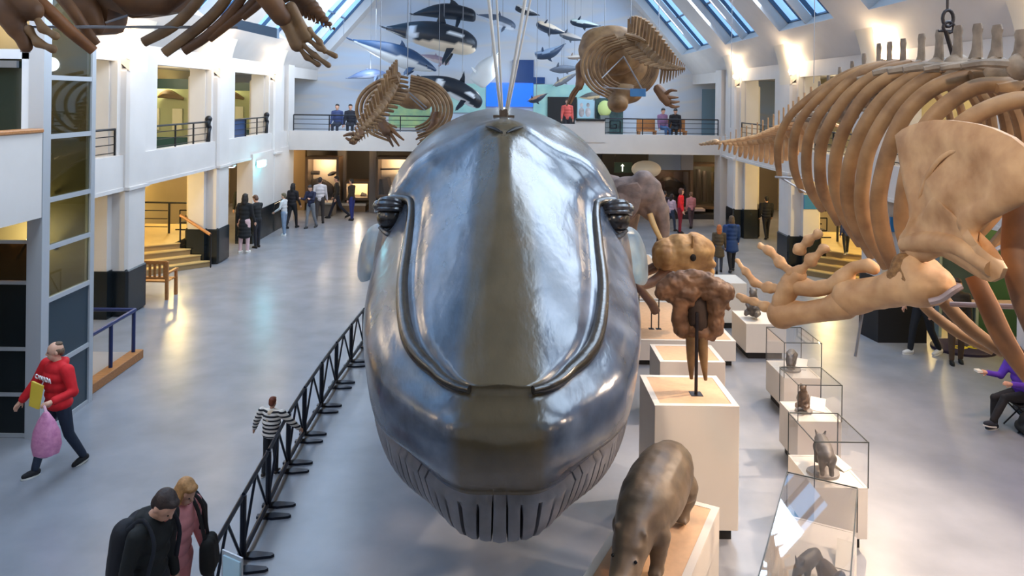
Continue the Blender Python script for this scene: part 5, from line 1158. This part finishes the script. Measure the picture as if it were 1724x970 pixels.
niche('tall lit peach display with mounted animals, far left under the gallery', 519, 268, 566, 338, 31.5, PEACH, 34, [([(524, 291), (538, 291)], .09), ([(552, 295), (560, 292), (566, 290)], [.04, .09, .04]), ([(524, 303), (531, 304)], .06), ([(522, 315), (535, 308), (552, 318), (560, 330)], [.1, .22, .26, .2]), ([(540, 330), (560, 335)], .2)])
niche('lit cream display half hidden by the whale brow, under the gallery', 637, 268, 700, 330, 31.5, PEACH, 34, [([(645, 300), (648, 318), (650, 330)], [.3, .34, .3]), ([(640, 285), (680, 284)], .04)])
niche('low glowing display case beside the man in blue jeans', 584, 309, 619, 333, 32.0, mat('warm_back', (246, 216, 160), .6), 30, [([(608, 327), (616, 330)], .1)])
t = thing('display_counter', 'grey counter below the tall lit peach display', 'counter', tuple(P(550, 362, 31.4)))
flatbox('front_panel', mat('grey_counter', (116, 108, 100), .5), 540, 340, 566, 364, 31.4, .7, par=t); flatbox('worktop', mat('counter_top', (196, 184, 168), .4), 538, 337, 567, 340, 31.35, .75, par=t)
t = thing('display_counter', 'brown counter below the low glowing case', 'counter', tuple(P(603, 360, 31.9)))
flatbox('front_panel', mat('brown_counter', (128, 102, 74), .5), 583, 341, 622, 361, 32.95, 1.0, par=t); flatbox('worktop', mat('counter_top', (196, 184, 168), .4), 582, 337, 623, 341, 32.97, 1.03, par=t)
GPW = mat('grey_partition', (112, 104, 98), .6)
for k, (x0, x1, Yp, w_) in enumerate(((490, 514, 32.2, 'wall_north_screen'), (568, 582, 32.3, 'wall_north_screen'), (622, 634, 31.8, 'wall_north_screen'))):
    a, c = P(x0, 262, Yp), P(x1, 262, Yp); struct(MB().box((a.x, Yp, 0), (c.x, Yp+.3, 2.86)).build(w_, GPW if k else mat('ochre_partition', (134, 110, 76), .6), smooth=False))
# right side, dark
a, c = P(1018, 262, 32.5), P(1225, 262, 32.5); struct(MB().box((a.x, 33.3, 0), (c.x, 33.5, 2.86)).build('wall_north_dark', mat('dark_olive_wall', (50, 46, 40), .6), smooth=False))
t = thing('exit_sign', 'green hanging sign with a white arrow under the right far gallery', 'sign', tuple(P(1050, 283, 31)))
flatbox('board', mat('green_sign', (66, 84, 58), .5), 1034, 273, 1064, 291, 31, .06, par=t)
m = MB(); q = P(1048, 283, 30.93); m.box((q.x-.025, q.y-.01, q.z-.14), (q.x+.025, q.y, q.z+.1)); m.slab([(q.x-.08, q.y-.01, q.z+.08), (q.x+.08, q.y-.01, q.z+.08), (q.x, q.y-.01, q.z+.18)], (0, .01, 0)); m.build('arrow', mat('white_glow', (240, 240, 225), .4, emit=1.2), t, False)
for x in (1036, 1062): p = P(x, 274, 30.97); MB().tube([p, V((p.x, p.y, 2.87))], .012, 6).build('hanger', IRON, t)
t = thing('header_panel', 'pale blue grey header panel above the brown diorama', 'panel', tuple(P(1130, 285, 31.2)))
flatbox('board', mat('header_blue', (136, 152, 176), .5), 1092, 255, 1145, 286, 31.2, .1, par=t); flatbox('board', mat('header_grey', (150, 152, 158), .5), 1146, 255, 1166, 286, 31.2, .1, par=t)
niche('dark brown diorama window behind the visitor in red', 1096, 288, 1158, 348, 31.8, mat('diorama_brown', (112, 78, 58), .6, col2=(60, 48, 40), scale=1.5), 5, [([(1105, 320), (1125, 312), (1150, 322)], [.2, .4, .25])], .9)
niche('tall dim glass display with pale hanging specimens at right far end', 1167, 280, 1212, 348, 31.6, mat('diorama_olive', (78, 74, 52), .6), 7, [([(1175, 285), (1176, 335)], [.1, .14]), ([(1186, 288), (1187, 340)], [.08, .12]), ([(1200, 290), (1201, 338)], [.1, .1])], 1.0)
t = thing('display_counter', 'dark counter with pale top behind the visitor in red', 'counter', tuple(P(1180, 372, 31.4)))
flatbox('front_panel', mat('dark_counter', (40, 40, 44), .5), 1092, 351, 1214, 380, 32.6, 1.5, par=t); flatbox('worktop', mat('counter_pale', (190, 170, 160), .4), 1152, 349, 1182, 353, 31.45, .5, par=t)
p = P(1088, 285, 30.6); t = thing('globe_lamp', 'large cream rounded lampshade above the elephant head', 'lamp', tuple(p))
MB().ball(p, (.62, .5, .36), 16, 10).build('lamp_shade', mat('cream_shade', (204, 190, 168), .5, emit=.15), t); MB().tube([p, V((p.x, p.y, 2.87))], .02, 6).build('cord', IRON, t)
# --- right-hand side: blue banners, green showcase, dark screens, floor mat
for k, (x0, y0, x1, y1, Y, lb) in enumerate(((1353, 328, 1384, 352, 21.575, 'blue sign board on the right column behind the ribs'), (1498, 365, 1512, 390, 16.515, 'small blue sign board further right behind the ribs'))):
    flatbox('sign_board', mat('cobalt_board', (36, 116, 176), .4), x0, y0, x1, y1, Y, .05, lb, 'sign')
GS = mat('dark_green_case', (56, 98, 76), .35, col2=(42, 78, 62), scale=.8)
t = thing('showcase', 'dark green glazed showcase at the far right behind the long ribs', 'display case', (10.5, 15.9, 0))
MB().box((10.2, 15.9, .0), (11.9, 16.0, 2.8)).build('back_panel', GS, t, False); MB().box((9.42, 15.9, .3), (10.16, 15.98, 2.8)).build('back_panel', mat('slate_case', (70, 92, 104), .35, col2=(50, 70, 84), scale=2), t, False)
m = MB()
for x in (9.36, 10.15, 11.88): m.box((x, 15.85, 0), (x+.06, 16.02, 2.85))
m.box((9.36, 15.84, 2.78), (11.94, 16.03, 2.86)); m.build('frame', mat('pale_frame', (150, 170, 176), .4), t, False)
MB().box((9.3, 15.8, .72), (11.9, 15.86, .80)).build('shelf_edge', mat('pink_rail', (214, 190, 190), .5), t, False)
t = thing('folding_screen', 'black folding display screen standing behind the flipper bones', 'screen', (6.6, 14.2, 0))
m = MB(); a, c, e_ = PF(1448, 562), PF(1478, 577), PF(1560, 578)
BS = mat('black_screen', (18, 20, 26), .5)
for p, q in ((a, c), (c, e_)): MB().slab([p, q, q+V((0, 0, 1.35)), p+V((0, 0, 1.35))], (0, .06, 0)).build('panel', BS, t, False)
t = thing('floor_mat', 'round dark purple mat with a yellow ring pattern on the floor at right', 'mat', tuple(PF(1620, 590)))
p = PF(1622, 588); MB().rings([[(p.x+r*math.cos(q), p.y+r*.8*math.sin(q), h) for q in (2*math.pi*i/28 for i in range(28))] for r, h in ((.62, 0), (.62, .05), (.58, .07))]).build('pad', mat('purple_mat', (42, 34, 66), .6), t)
m = MB()
for dx in (-.15, .2):
    for h in (0,): m.rings([[(p.x+dx+r*math.cos(q), p.y-.1+r*.6*math.sin(q), .07+z) for q in (2*math.pi*i/20 for i in range(20))] for r, z in ((.17, 0), (.17, .006), (.08, .006), (.08, 0))], cap=False)
m.build('ring_pattern', mat('yellow_print', (214, 200, 60), .6), t)
# ================================================================ PEOPLE
SKIN = mat('skin_light', (214, 164, 138), .5, var=.05, scale=8); SKIN2 = mat('skin_tan', (190, 138, 108), .5, var=.05, scale=8)
def cloth(c, rough=.8): return mat('cloth_%d_%d_%d' % c, c, rough, var=.10, scale=9, bump=.15)
def person(label, loc, yaw, h=1.72, top=(40, 40, 46), bottom=(34, 40, 56), hair=(60, 42, 30), hairstyle='short', shoes=(30, 28, 28), legs=((.22, .12), (-.18, .25)), arms=((.15, .12, .3), (-.1, .12, .35)), lean=0.03, head=(0.05, 0), skirt=0.0, skin=None, vox=.026, bulk=1.0, hood=False, near=False, sit=False, group=None, z0=0.0, cat='person', hands=True, cap=None):
    """forward is local -Y; legs: (hip, knee) angles; arms: (forward, out, elbow); head: (pitch, yaw)"""
    s = h/1.74; skin = skin or SKIN; sl = V((0, -math.sin(lean), math.cos(lean)))
    piv = V((0, 0, .93)); tor = lambda x, y, z: piv+V((x, 0, 0))+sl*(z-.93)+V((0, math.cos(lean), math.sin(lean)))*y
    J = {}; low = 9
    for k, (sd, (a, b)) in enumerate(zip((-1, 1), legs)):
        hip = V((sd*.09, 0, .92)); kn = hip+V((sd*.015, -math.sin(a), -math.cos(a)))*.44; c = a-b; an = kn+V((0, -math.sin(c), -math.cos(c)))*.42
        J[k] = (hip, kn, an, c); low = min(low, an.z-.075)
    M = Matrix.Translation(V(loc)+V((0, 0, z0-low*s))) @ Matrix.Rotation(yaw, 4, 'Z') @ Matrix.Scale(s, 4)
    T = lambda p: M @ V(p)
    root = thing('person', label, cat, tuple(V(loc)), group)
    sc = lambda rr: [r*s for r in rr]
    hp_, hy_ = head; nb = tor(0, .01, 1.47); Rh = Matrix.Rotation(hy_, 3, 'Z') @ Matrix.Rotation(lean+hp_, 3, 'X')
    hc = nb+Rh @ V((0, -.015, .145)); HL = lambda x, y, z: T(hc+Rh @ V((x, y, z))); MR = M.to_3x3().normalized() @ Rh
    # --- body: one continuous surface
    m = MB(); L = lambda pts, rr, n=10: m.limb([T(p) for p in pts], sc(rr), n)
    L([tor(0, 0, .95), tor(0, 0, 1.12), tor(0, 0, 1.32), tor(0, .01, 1.42)], [.10, .095, .11, .08]); L([tor(-.13, 0, 1.38), tor(.13, 0, 1.38)], [.06, .06]); L([nb, hc], [.055, .05])
    m.ball(HL(0, .005, .03), sc((.078, .098, .10)), 16, 12, MR); m.ball(HL(0, -.03, -.045), sc((.056, .062, .07)), 12, 8, MR)
    m.ball(HL(0, -.098, -.012), sc((.014, .02, .022)), 8, 6, MR); m.ball(HL(0, -.088, .012), sc((.03, .012, .018)), 8, 6, MR); m.ball(HL(0, -.088, -.058), sc((.024, .010, .010)), 8, 6, MR)
    for sd in (-1, 1): m.ball(HL(sd*.080, .012, -.005), sc((.012, .022, .032)), 8, 6, MR)
    hands_at = []
    for k, (sd, (f, o, e)) in enumerate(zip((-1, 1), arms)):
        sh = tor(sd*.185*bulk, 0, 1.405); d1 = V((sd*math.sin(o), -math.sin(f)*math.cos(o), -math.cos(f)*math.cos(o))); el = sh+d1*.285
        g = f+e; d2 = V((sd*math.sin(o)*(1-.9*min(1, e)), -math.sin(g)*math.cos(o*.5), -math.cos(g)*math.cos(o*.5))); d2.normalize(); wr = el+d2*.255
        L([sh, el, wr], [.042, .036, .027]); J['a%d' % k] = (sh, el, wr, d2)
        side = V((sd, 0, 0))-d2*d2.dot(V((sd, 0, 0))); side = side.normalized() if side.length > .2 else V((0, 0, 1)); fw = d2.cross(side)*(-sd)
        pc = wr+d2*.05; m.limb([T(wr), T(wr+d2*.045), T(wr+d2*.08)], sc([.026, .033, .032]), 8)
        if hands:
            for i in range(4):
                b0 = wr+d2*.085+fw*(.030-.02*i); ln = (.070, .078, .072, .056)[i]; L([b0, b0+d2*ln*.55-side*.006, b0+d2*ln*.9-side*.024], [.0095, .009, .008], 6)
            L([wr+d2*.03+fw*.028, wr+d2*.055+fw*.052-side*.01, wr+d2*.085+fw*.058-side*.022], [.011, .010, .009], 6)
        hands_at.append(T(wr+d2*.1))
    for k in (0, 1):
        hip, kn, an, c = J[k]; L([hip, kn, an], [.07, .05, .036])
    m.build('body', skin, root, remesh=vox*(.42 if near else .62)*s, smooth_it=1)
    # --- top garment
    m = MB(); B = bulk; w_ = [.155*B, .15*B, .165*B, .15*B]
    for z, rx, ry in ((.93, .165, .125), (1.05, .16, .12), (1.18, .165, .125), (1.30, .175, .125), (1.385, .16, .10)):
        m.ball(T(tor(0, 0, z)), sc((rx*B, ry*B, .11)), 14, 8, M.to_3x3().normalized() @ Matrix.Rotation(lean, 3, 'X'))
    L([tor(-.15*B, 0, 1.40), tor(0, .01, 1.44), tor(.15*B, 0, 1.40)], [.07, .08, .07])
    if skirt:
        for q in range(5): z = .93-skirt*q/4; m.ball(T((0, 0, z)), sc(((.175+.01*q)*B, (.135+.008*q)*B, .10)), 14, 8)
    if hood: L([tor(-.08, .07, 1.46), tor(0, .11, 1.45), tor(.08, .07, 1.46)], [.05, .06, .05])
    for k in (0, 1):
        sh, el, wr, d2 = J['a%d' % k]; L([sh, el, wr-d2*.01], [.068*B, .056*B, .043*B])
    tp = m.build('top', top if not isinstance(top, tuple) else cloth(top), root, remesh=vox*s*.7, smooth_it=2)
    # --- trousers, shoes
    m = MB(); L([(-.07, 0, .93), (.07, 0, .93)], [.115, .115])
    for k in (0, 1):
        hip, kn, an, c = J[k]; L([hip, hip.lerp(kn, .5), kn, kn.lerp(an, .5), an-(an-kn).normalized()*.02], [.10, .085, .068, .06, .052])
    m.build('trousers', bottom if not isinstance(bottom, tuple) else cloth(bottom), root, remesh=vox*s*.7, smooth_it=2)
    for k in (0, 1):
        hip, kn, an, c = J[k]; fd = V((0, -math.cos(c*.6), -math.sin(c*.6)*-.6 if c > 0 else math.sin(-c*.6)*-.9)); fd.normalize()
        m = MB(); L([an+V((0, .035, -.03)), an+fd*.06+V((0, 0, -.035)), an+fd*.135+V((0, 0, -.045))], [.045, .046, .036])
        sh_ = m.build('shoe', cloth(shoes), root, remesh=.016*s, smooth_it=2)
        m = MB(); m.rings([[T(an+fd*(.05+.125*math.cos(q))+V((.046*math.sin(q), 0, z))) for q in (2*math.pi*i/14 for i in range(14))] for z in (-.085, -.066)]); m.build('sole', mat('rubber_white', (222, 220, 214), .6) if near or sum(shoes) > 500 else cloth(shoes), sh_)
    # --- hair
    m = MB()
    if hairstyle != 'bald':
        m.ball(HL(0, .022, .052), sc((.086, .098, .094)), 14, 10, MR)
        if hairstyle == 'short': m.ball(HL(0, .055, .0), sc((.076, .062, .075)), 12, 8, MR); m.ball(HL(0, -.045, .098), sc((.06, .05, .03)), 10, 6, MR)
        if hairstyle == 'long':
            m.ball(HL(0, .06, -.03), sc((.088, .07, .12)), 12, 8, MR); m.ball(HL(0, .07, -.13), sc((.09, .05, .10)), 12, 8, MR); m.ball(HL(0, -.05, .098), sc((.06, .05, .03)), 10, 6, MR)
            for sd in (-1, 1): m.ball(HL(sd*.072, .0, -.05), sc((.022, .05, .10)), 8, 6, MR)
        if hairstyle == 'bob':
            m.ball(HL(0, .04, -.01), sc((.094, .085, .10)), 12, 8, MR); m.ball(HL(0, -.05, .09), sc((.07, .05, .035)), 10, 6, MR)
            for sd in (-1, 1): m.ball(HL(sd*.078, -.01, -.035), sc((.02, .05, .085)), 8, 6, MR)
    else:
        m.ball(HL(0, .07, -.005), sc((.078, .042, .062)), 12, 8, MR)
        for sd in (-1, 1): m.ball(HL(sd*.068, .03, .01), sc((.018, .05, .045)), 8, 6, MR)
        m.ball(HL(0, .03, .095), sc((.06, .07, .036)), 10, 6, MR)
    m.build('hair', mat('hair_%d_%d_%d' % hair, hair, .6, var=.25, scale=40, bump=.3), root, remesh=.014*s, smooth_it=1)
    if cap:
        m = MB(); m.ball(HL(0, .02, .07), sc((.095, .108, .085)), 14, 10, MR); m.build('cap', cloth(cap), root)
    if near:
        for sd in (-1, 1): MB().ball(HL(sd*.031, -.084, .012), .0075*s, 8, 6).build('eye', mat('eye_black', (14, 12, 12), .1), root)
        MB().ball(HL(0, -.090, -.060), sc((.026, .008, .007)), 10, 6, MR).build('mouth', mat('lip_red', (168, 92, 84), .5), root)
    return root, T, tor, J, hands_at, M
WALK = ((.42, .10), (-.38, .42)); STAND = ((.05, .05), (-.05, .05)); REST = ((.10, .12, .25), (.05, .12, .25)); HOLD = ((.45, .12, 1.4), (.45, .12, 1.4))
# man in the red hooded top, walking left
fA, fB = PF(76, 803), PF(118, 779); g = (fA+fB)/2
r, T, tor, J, H, M = person('balding man in a red hooded sweatshirt striding left beside the lift tower', (g.x, g.y, 0), math.radians(-30), 1.72, (206, 24, 34), (34, 44, 62), (96, 72, 52), 'bald', (28, 28, 32), ((.30, .02), (-.20, .30)), ((.30, .40, .30), (-.05, .42, 1.5)), .06, (.02, -.5), vox=.022, bulk=1.3, hood=True, near=True)
# lettering over the chest
cu = bpy.data.curves.new('lettering', 'FONT'); cu.body = 'CANADA'; cu.size = .088; cu.align_x = 'CENTER'; cu.extrude = .006
l0 = bpy.data.objects.new('lettering', cu); COL.objects.link(l0); lm_ = bpy.data.meshes.new_from_object(l0.evaluated_get(bpy.context.evaluated_depsgraph_get())); bpy.data.objects.remove(l0)
lt = bpy.data.objects.new('lettering', lm_); COL.objects.link(lt); lm_.materials.clear(); lm_.materials.append(mat('white_print', (236, 230, 230), .6))
lt.matrix_world = M @ Matrix.Translation(tor(0, -.185, 1.29)) @ Matrix.Rotation(math.pi/2+.08, 4, 'X'); lt.parent = r; lt.matrix_parent_inverse = r.matrix_world.inverted()
q = T(tor(-.06, -.22, 1.14)); tag(MB().slab([q+V((-.09, -.05, -.16)), q+V((.03, -.06, -.20)), q+V((.08, -.05, .10)), q+V((-.06, -.05, .16))], (.02, .012, 0)).build('leaflet', mat('yellow_leaflet', (222, 190, 60), .5)), 'yellow leaflet held against the red sweatshirt', 'leaflet')
hb_ = H[1]; bg = thing('carrier_bag', 'pink patterned carrier bag hanging from the arm of the man in red', 'bag', (hb_.x, hb_.y, hb_.z-.62))
R = [[(hb_.x+.02+rx*math.cos(a)*(1+.1*math.sin(5*a)), hb_.y-.03+ry*math.sin(a), hb_.z-d_) for a in (2*math.pi*i/20 for i in range(20))] for rx, ry, d_ in ((.03, .03, .08), (.10, .06, .18), (.16, .10, .32), (.18, .11, .48), (.15, .10, .60), (.05, .05, .64))]
MB().rings(R).build('sack', mat('pink_bag', (222, 150, 184), .4, col2=(196, 120, 160), scale=18, bump=.3), bg); MB().curve([(hb_.x+.02, hb_.y-.03, hb_.z-.09), (hb_.x-.01, hb_.y-.02, hb_.z), (hb_.x+.03, hb_.y-.02, hb_.z-.09)], .012, 6, 4).build('handle', mat('pink_handle', (236, 190, 206), .5), bg)
# couple at the bottom left
p = P(262, 846, 6.15)
r, T, tor, J, H, M = person('man in a black hooded jacket with a backpack looking down at the bottom left', (p.x-.04, 6.13, 0), math.radians(70), 1.78, (18, 22, 24), (30, 34, 44), (52, 38, 34), 'short', (30, 30, 30), ((.2, .1), (-.15, .2)), ((-.2, .12, .4), (-.2, .12, .4)), .10, (.6, .0), vox=.022, bulk=1.0, hood=True, near=True)
bq = thing('backpack', 'dark backpack with an orange tag worn by the man in the black jacket', 'backpack', tuple(T(tor(0, .22, .95))))
m = MB(); m.limb([T(tor(-.07, .20, 1.0)), T(tor(-.07, .21, 1.3))], [.14, .12], 12); m.limb([T(tor(.07, .20, 1.0)), T(tor(.07, .21, 1.3))], [.14, .12], 12); m.limb([T(tor(0, .26, 1.0)), T(tor(0, .26, 1.1))], [.13, .12], 12); m.build('pack', cloth((24, 26, 34)), bq, remesh=.02, smooth_it=3)
for sd in (-1, 1): MB().curve([T(tor(sd*.12, .16, 1.36)), T(tor(sd*.12, .0, 1.50)), T(tor(sd*.13, -.14, 1.36)), T(tor(sd*.15, -.12, 1.1))], .022, 8, 4, flat=.5).build('strap', cloth((30, 34, 44)), bq)
MB().ball(T(tor(.10, .36, 1.12)), .035).build('tag', mat('orange_tag', (226, 130, 96), .5), bq)
p = P(297, 829, 6.6)
r, T, tor, J, H, M = person('blond woman in a pink top walking beside the man with the backpack', (p.x+.0, 6.6, 0), math.radians(66), 1.60, (226, 150, 152), (214, 140, 142), (176, 128, 78), 'bob', (40, 36, 36), ((.2, .1), (-.1, .15)), ((.08, .10, .3), (.05, .12, .35)), .10, (.35, .0), vox=.022, bulk=1.0, near=True)
m = MB(); m.limb([T(tor(.16, -.02, 1.40)), T(tor(.22, -.02, 1.2)), T(tor(.24, -.02, 1.0))], [.06, .07, .075], 10)
bq = thing('handbag', 'black shoulder bag hanging at the side of the woman in pink', 'bag', tuple(T((.14, -.3, .8))))
m = MB()
for dx in (-.12, 0, .12): m.limb([T((.14+dx*.5, -.30+dx*.3, .88)), T((.13+dx*.5, -.29+dx*.3, 1.08))], [.075, .065], 10)
m.build('bag_body', cloth((24, 24, 22)), bq, remesh=.02, smooth_it=3); MB().curve([T((.17, -.24, 1.12)), T((.18, -.15, 1.40)), T((.15, -.02, 1.50)), T((.10, -.18, 1.38)), T((.08, -.30, 1.12))], .016, 6, 4).build('strap', cloth((28, 26, 26)), bq)
tag(MB().limb([T((.22, .02, 1.42)), T((.25, -.05, 1.30)), T((.24, -.08, 1.15))], [.06, .07, .06], 10).build('draped_jacket', cloth((22, 22, 26)), remesh=.02, smooth_it=2), 'black jacket draped over the shoulder of the woman in pink', 'jacket')
# boy at the barrier
stripe = bpy.data.materials.new('striped_jersey'); stripe.use_nodes = True; nt = stripe.node_tree; b = nt.nodes['Principled BSDF']; tc = nt.nodes.new('ShaderNodeTexCoord'); wv = nt.nodes.new('ShaderNodeTexWave'); wv.bands_direction = 'Z'; wv.inputs['Scale'].default_value = 6.0; rp = nt.nodes.new('ShaderNodeValToRGB')
rp.color_ramp.interpolation = 'CONSTANT'; rp.color_ramp.elements[0].color = (*lin((30, 30, 36)), 1); rp.color_ramp.elements[1].position = .38; rp.color_ramp.elements[1].color = (*lin((232, 224, 214)), 1)
nt.links.new(tc.outputs['Object'], wv.inputs['Vector']); nt.links.new(wv.outputs['Color'], rp.inputs[0]); nt.links.new(rp.outputs[0], b.inputs['Base Color']); b.inputs['Roughness'].default_value = .85
p = PF(458, 800); a_, b_ = ray(466, 690)
r, T, tor, J, H, M = person('red haired boy in a striped jersey leaning on the barrier, seen from behind', (a_*9.75-.07, 9.75, 0), math.radians(165), 1.0, stripe, (32, 34, 40), (122, 62, 40), 'short', (60, 50, 44), ((.1, .05), (-.12, .1)), ((.35, .75, .3), (.1, .55, .2)), .05, (.12, .1), vox=.024, bulk=1.4, near=True)
tag(MB().limb([T(tor(-.15, .0, 1.42)), T(tor(0, .09, 1.42)), T(tor(.15, .0, 1.42)), T(tor(.02, .13, 1.28))], [.05*.61, .06*.61, .05*.61, .05*.61], 10).build('shawl', cloth((226, 204, 176)), remesh=.014, smooth_it=2), 'cream cloth over the shoulders of the boy in stripes', 'shawl')
# people further down the hall
def far(label, fx, fy, hy, yaw, **k):
    zf = k.pop('zf', 0); g = PF(fx, fy, zf); a_, b_ = ray(fx, hy); h = HC-b_*g.y-zf; k['z0'] = zf; k.setdefault('h', min(1.85, max(.9, h))); k.setdefault('vox', .034); k.setdefault('hands', True)
    return person(label, (g.x, g.y, 0), math.radians(yaw), **k)
far('person in a long dark coat with pale pink legs by the left column', 411, 426, 320, 170, top=(24, 26, 30), bottom=(218, 186, 190), hair=(30, 24, 22), hairstyle='long', shoes=(226, 224, 220), skirt=.42, legs=STAND)
far('person in black looking down beside the long dark coat', 432, 417, 329, -120, top=(26, 28, 30), bottom=(26, 28, 38), hair=(92, 62, 46), legs=STAND, arms=HOLD, head=(.4, 0))
far('person with dark hair standing back behind the long dark coat', 406, 396, 304, 20, top=(30, 34, 36), bottom=(30, 30, 34), hair=(24, 20, 20))
far('person in a dark vest and white sleeves with blue jeans by the dark dado', 478, 397, 326, -100, top=(196, 196, 198), bottom=(120, 138, 162), hair=(98, 84, 60), shoes=(226, 226, 226), legs=STAND, arms=((.25, .25, .9), (.2, .25, .8)))
far('person in dark clothes just behind the white sleeved visitor', 492, 384, 309, 160, top=(28, 22, 26), bottom=(24, 22, 26), hair=(24, 18, 18), hairstyle='long')
far('person in navy with light trousers reading a paper under the gallery', 523, 384, 311, -20, top=(34, 36, 62), bottom=(118, 120, 126), hair=(30, 26, 26), arms=HOLD, head=(.35, 0), shoes=(60, 60, 64))
p = P(533, 345, 29.2); tag(MB().slab([p+V((-.12, 0, -.05)), p+V((.12, -.05, .02)), p+V((.14, -.1, .12)), p+V((-.1, -.05, .08))], (0, .01, .01)).build('paper_sheet', mat('yellow_green_paper', (200, 214, 150), .6)), 'pale green sheet held by the visitor in navy', 'paper')
far('person in a white printed shirt with dark hair facing the lit display', 538, 377, 299, 185, top=(206, 196, 196), bottom=(60, 52, 50), hair=(44, 30, 24))
far('man in dark brown walking left in front of the lit displays', 567, 368, 295, -80, top=(40, 34, 28), bottom=(30, 32, 46), hair=(30, 22, 18), legs=WALK)
far('man in a brown jacket and blue jeans by the low glowing case', 592, 371, 302, -110, top=(52, 40, 28), bottom=(40, 46, 108), hair=(36, 26, 20), legs=STAND)
far('visitor in a bright red jacket and red trousers right of the elephant', 1145, 393, 318, 60, top=(222, 30, 44), bottom=(128, 26, 46), hair=(96, 62, 52), hairstyle='bob', legs=STAND)
far('visitor in a pale top and jeans just left of the red jacket', 1130, 389, 327, 120, top=(206, 176, 186), bottom=(52, 62, 84), hair=(40, 28, 26), hairstyle='long')
far('visitor in dark clothes half hidden behind the elephant trunk', 1118, 386, 322, 150, top=(38, 24, 34), bottom=(28, 26, 32), hair=(28, 20, 20))
far('child in pink at the counter right of the red jacket', 1163, 384, 324, 190, top=(190, 120, 124), bottom=(80, 60, 66), hair=(120, 84, 60), h=1.4)
far('person in a blue hooded coat seen from behind near the white plinths', 1231, 457, 364, 180, top=(32, 62, 112), bottom=(22, 22, 28), hair=(90, 70, 50), hairstyle='long', hood=True, skirt=.25, shoes=(60, 60, 64), bulk=1.1)
far('orange haired child in an olive coat left of the blue coat', 1210, 459, 379, 170, top=(84, 70, 50), bottom=(70, 76, 92), hair=(186, 104, 52), hairstyle='long', skirt=.3)
far('visitor in near-black clothes with a bag between the right-hand columns', 1290, 402, 331, 180, top=(18, 18, 24), bottom=(20, 20, 26), hair=(20, 16, 16), bulk=1.2)
far('visitor in dark blue beside the right-hand steps, behind the ribs', 1424, 428, 366, 170, zf=.68, top=(30, 46, 90), bottom=(24, 24, 28), hair=(40, 30, 24), shoes=(190, 180, 150))
far('walking visitor in black trousers and white trainers behind the flipper bones', 1553, 597, 440, -75, top=(40, 38, 44), bottom=(20, 24, 32), hair=(50, 38, 30), shoes=(226, 224, 220), legs=((.28, .12), (-.2, .3)), vox=.028, near=True)
far('visitor in brown leggings and dark boots standing by the round mat', 1610, 612, 470, -20, top=(60, 50, 40), bottom=(86, 66, 50), hair=(60, 44, 30), shoes=(26, 28, 28), legs=((.1, .05), (-.1, .05)), vox=.028)
# upstairs on the far gallery
def up(label, px, py_top, Y, yaw, hh, sit=False, **k):
    a_, b_ = ray(px, py_top); x = a_*Y
    if sit: k.update(legs=((1.45, 1.4), (1.4, 1.35)), h=1.7); return person(label, (x, Y, 0), math.radians(yaw), z0=3.31, vox=.036, **k)
    return person(label, (x, Y, 0), math.radians(yaw), h=hh, z0=3.31, vox=.036, **k)
up('seated visitor in blue at the left far gallery railing', 568, 185, 30.1, 0, 1.7, True, top=(52, 66, 108), bottom=(40, 44, 60), hair=(26, 22, 24))
up('seated visitor in dark clothes next to the hanging left skeleton', 590, 185, 30.2, 10, 1.7, True, top=(26, 28, 40), bottom=(30, 30, 40), hair=(24, 20, 20))
up('visitor in a pink and red top at the dark gallery doorway', 955, 172, 30.5, 0, 1.68, top=(216, 96, 88), bottom=(40, 40, 46), hair=(70, 40, 32))
up('seated visitor in mauve on the far gallery bench', 1115, 200, 30.45, 20, 1.7, True, top=(130, 96, 130), bottom=(60, 90, 130), hair=(40, 28, 22), head=(.3, 0))
up('seated visitor in black leaning over on the far gallery bench', 1137, 196, 30.6, -20, 1.7, True, top=(26, 24, 30), bottom=(24, 24, 28), hair=(28, 20, 18), head=(.3, .3), lean=.15)
# seated woman at the right edge on a folding stool
g = PF(1690, 725)
r, T, tor, J, H, M = person('person in a purple jacket seated on a folding stool, looking at a phone', (g.x+.32, g.y+.05, 0), math.radians(-78), 1.68, (92, 52, 170), (26, 24, 26), (70, 50, 40), 'long', (36, 40, 52), ((1.45, 1.45), (1.62, 1.05)), ((.55, .10, 1.25), (.55, .10, 1.2)), .10, (.45, 0), vox=.024, bulk=1.08, near=True)
tag(MB().box(tuple(H[0]+V((-.10, -.05, .0))), tuple(H[0]+V((-.02, .05, .03)))).build('mobile_phone', mat('phone_white', (226, 220, 206), .3)), 'pale phone in the hands of the person in purple', 'phone')
st = thing('folding_stool', 'dark folding stool under the person in purple', 'stool', tuple(T((0, 0, .0))))
c = T((0, .02, .815)); zt = c.z
MB().box((c.x-.2, c.y-.18, zt-.03), (c.x+.2, c.y+.18, zt), bev=.01).build('seat', cloth((34, 36, 40)), st)
for y in (-.16, .16): 
    for q in (-1, 1): MB().tube([(c.x+q*.19, c.y+y, zt-.03), (c.x-q*.2, c.y+y, .012)], .012, 6).build('leg', METAL_B, st)
bgp = PF(1722, 738); tag(MB().limb([(bgp.x+.12, bgp.y, .1), (bgp.x+.12, bgp.y+.2, .1), (bgp.x+.12, bgp.y+.1, .26)], [.1, .1, .09], 10).build('bag', cloth((40, 44, 46)), remesh=.02, smooth_it=2), 'dark bag on the floor beside the folding stool', 'bag')
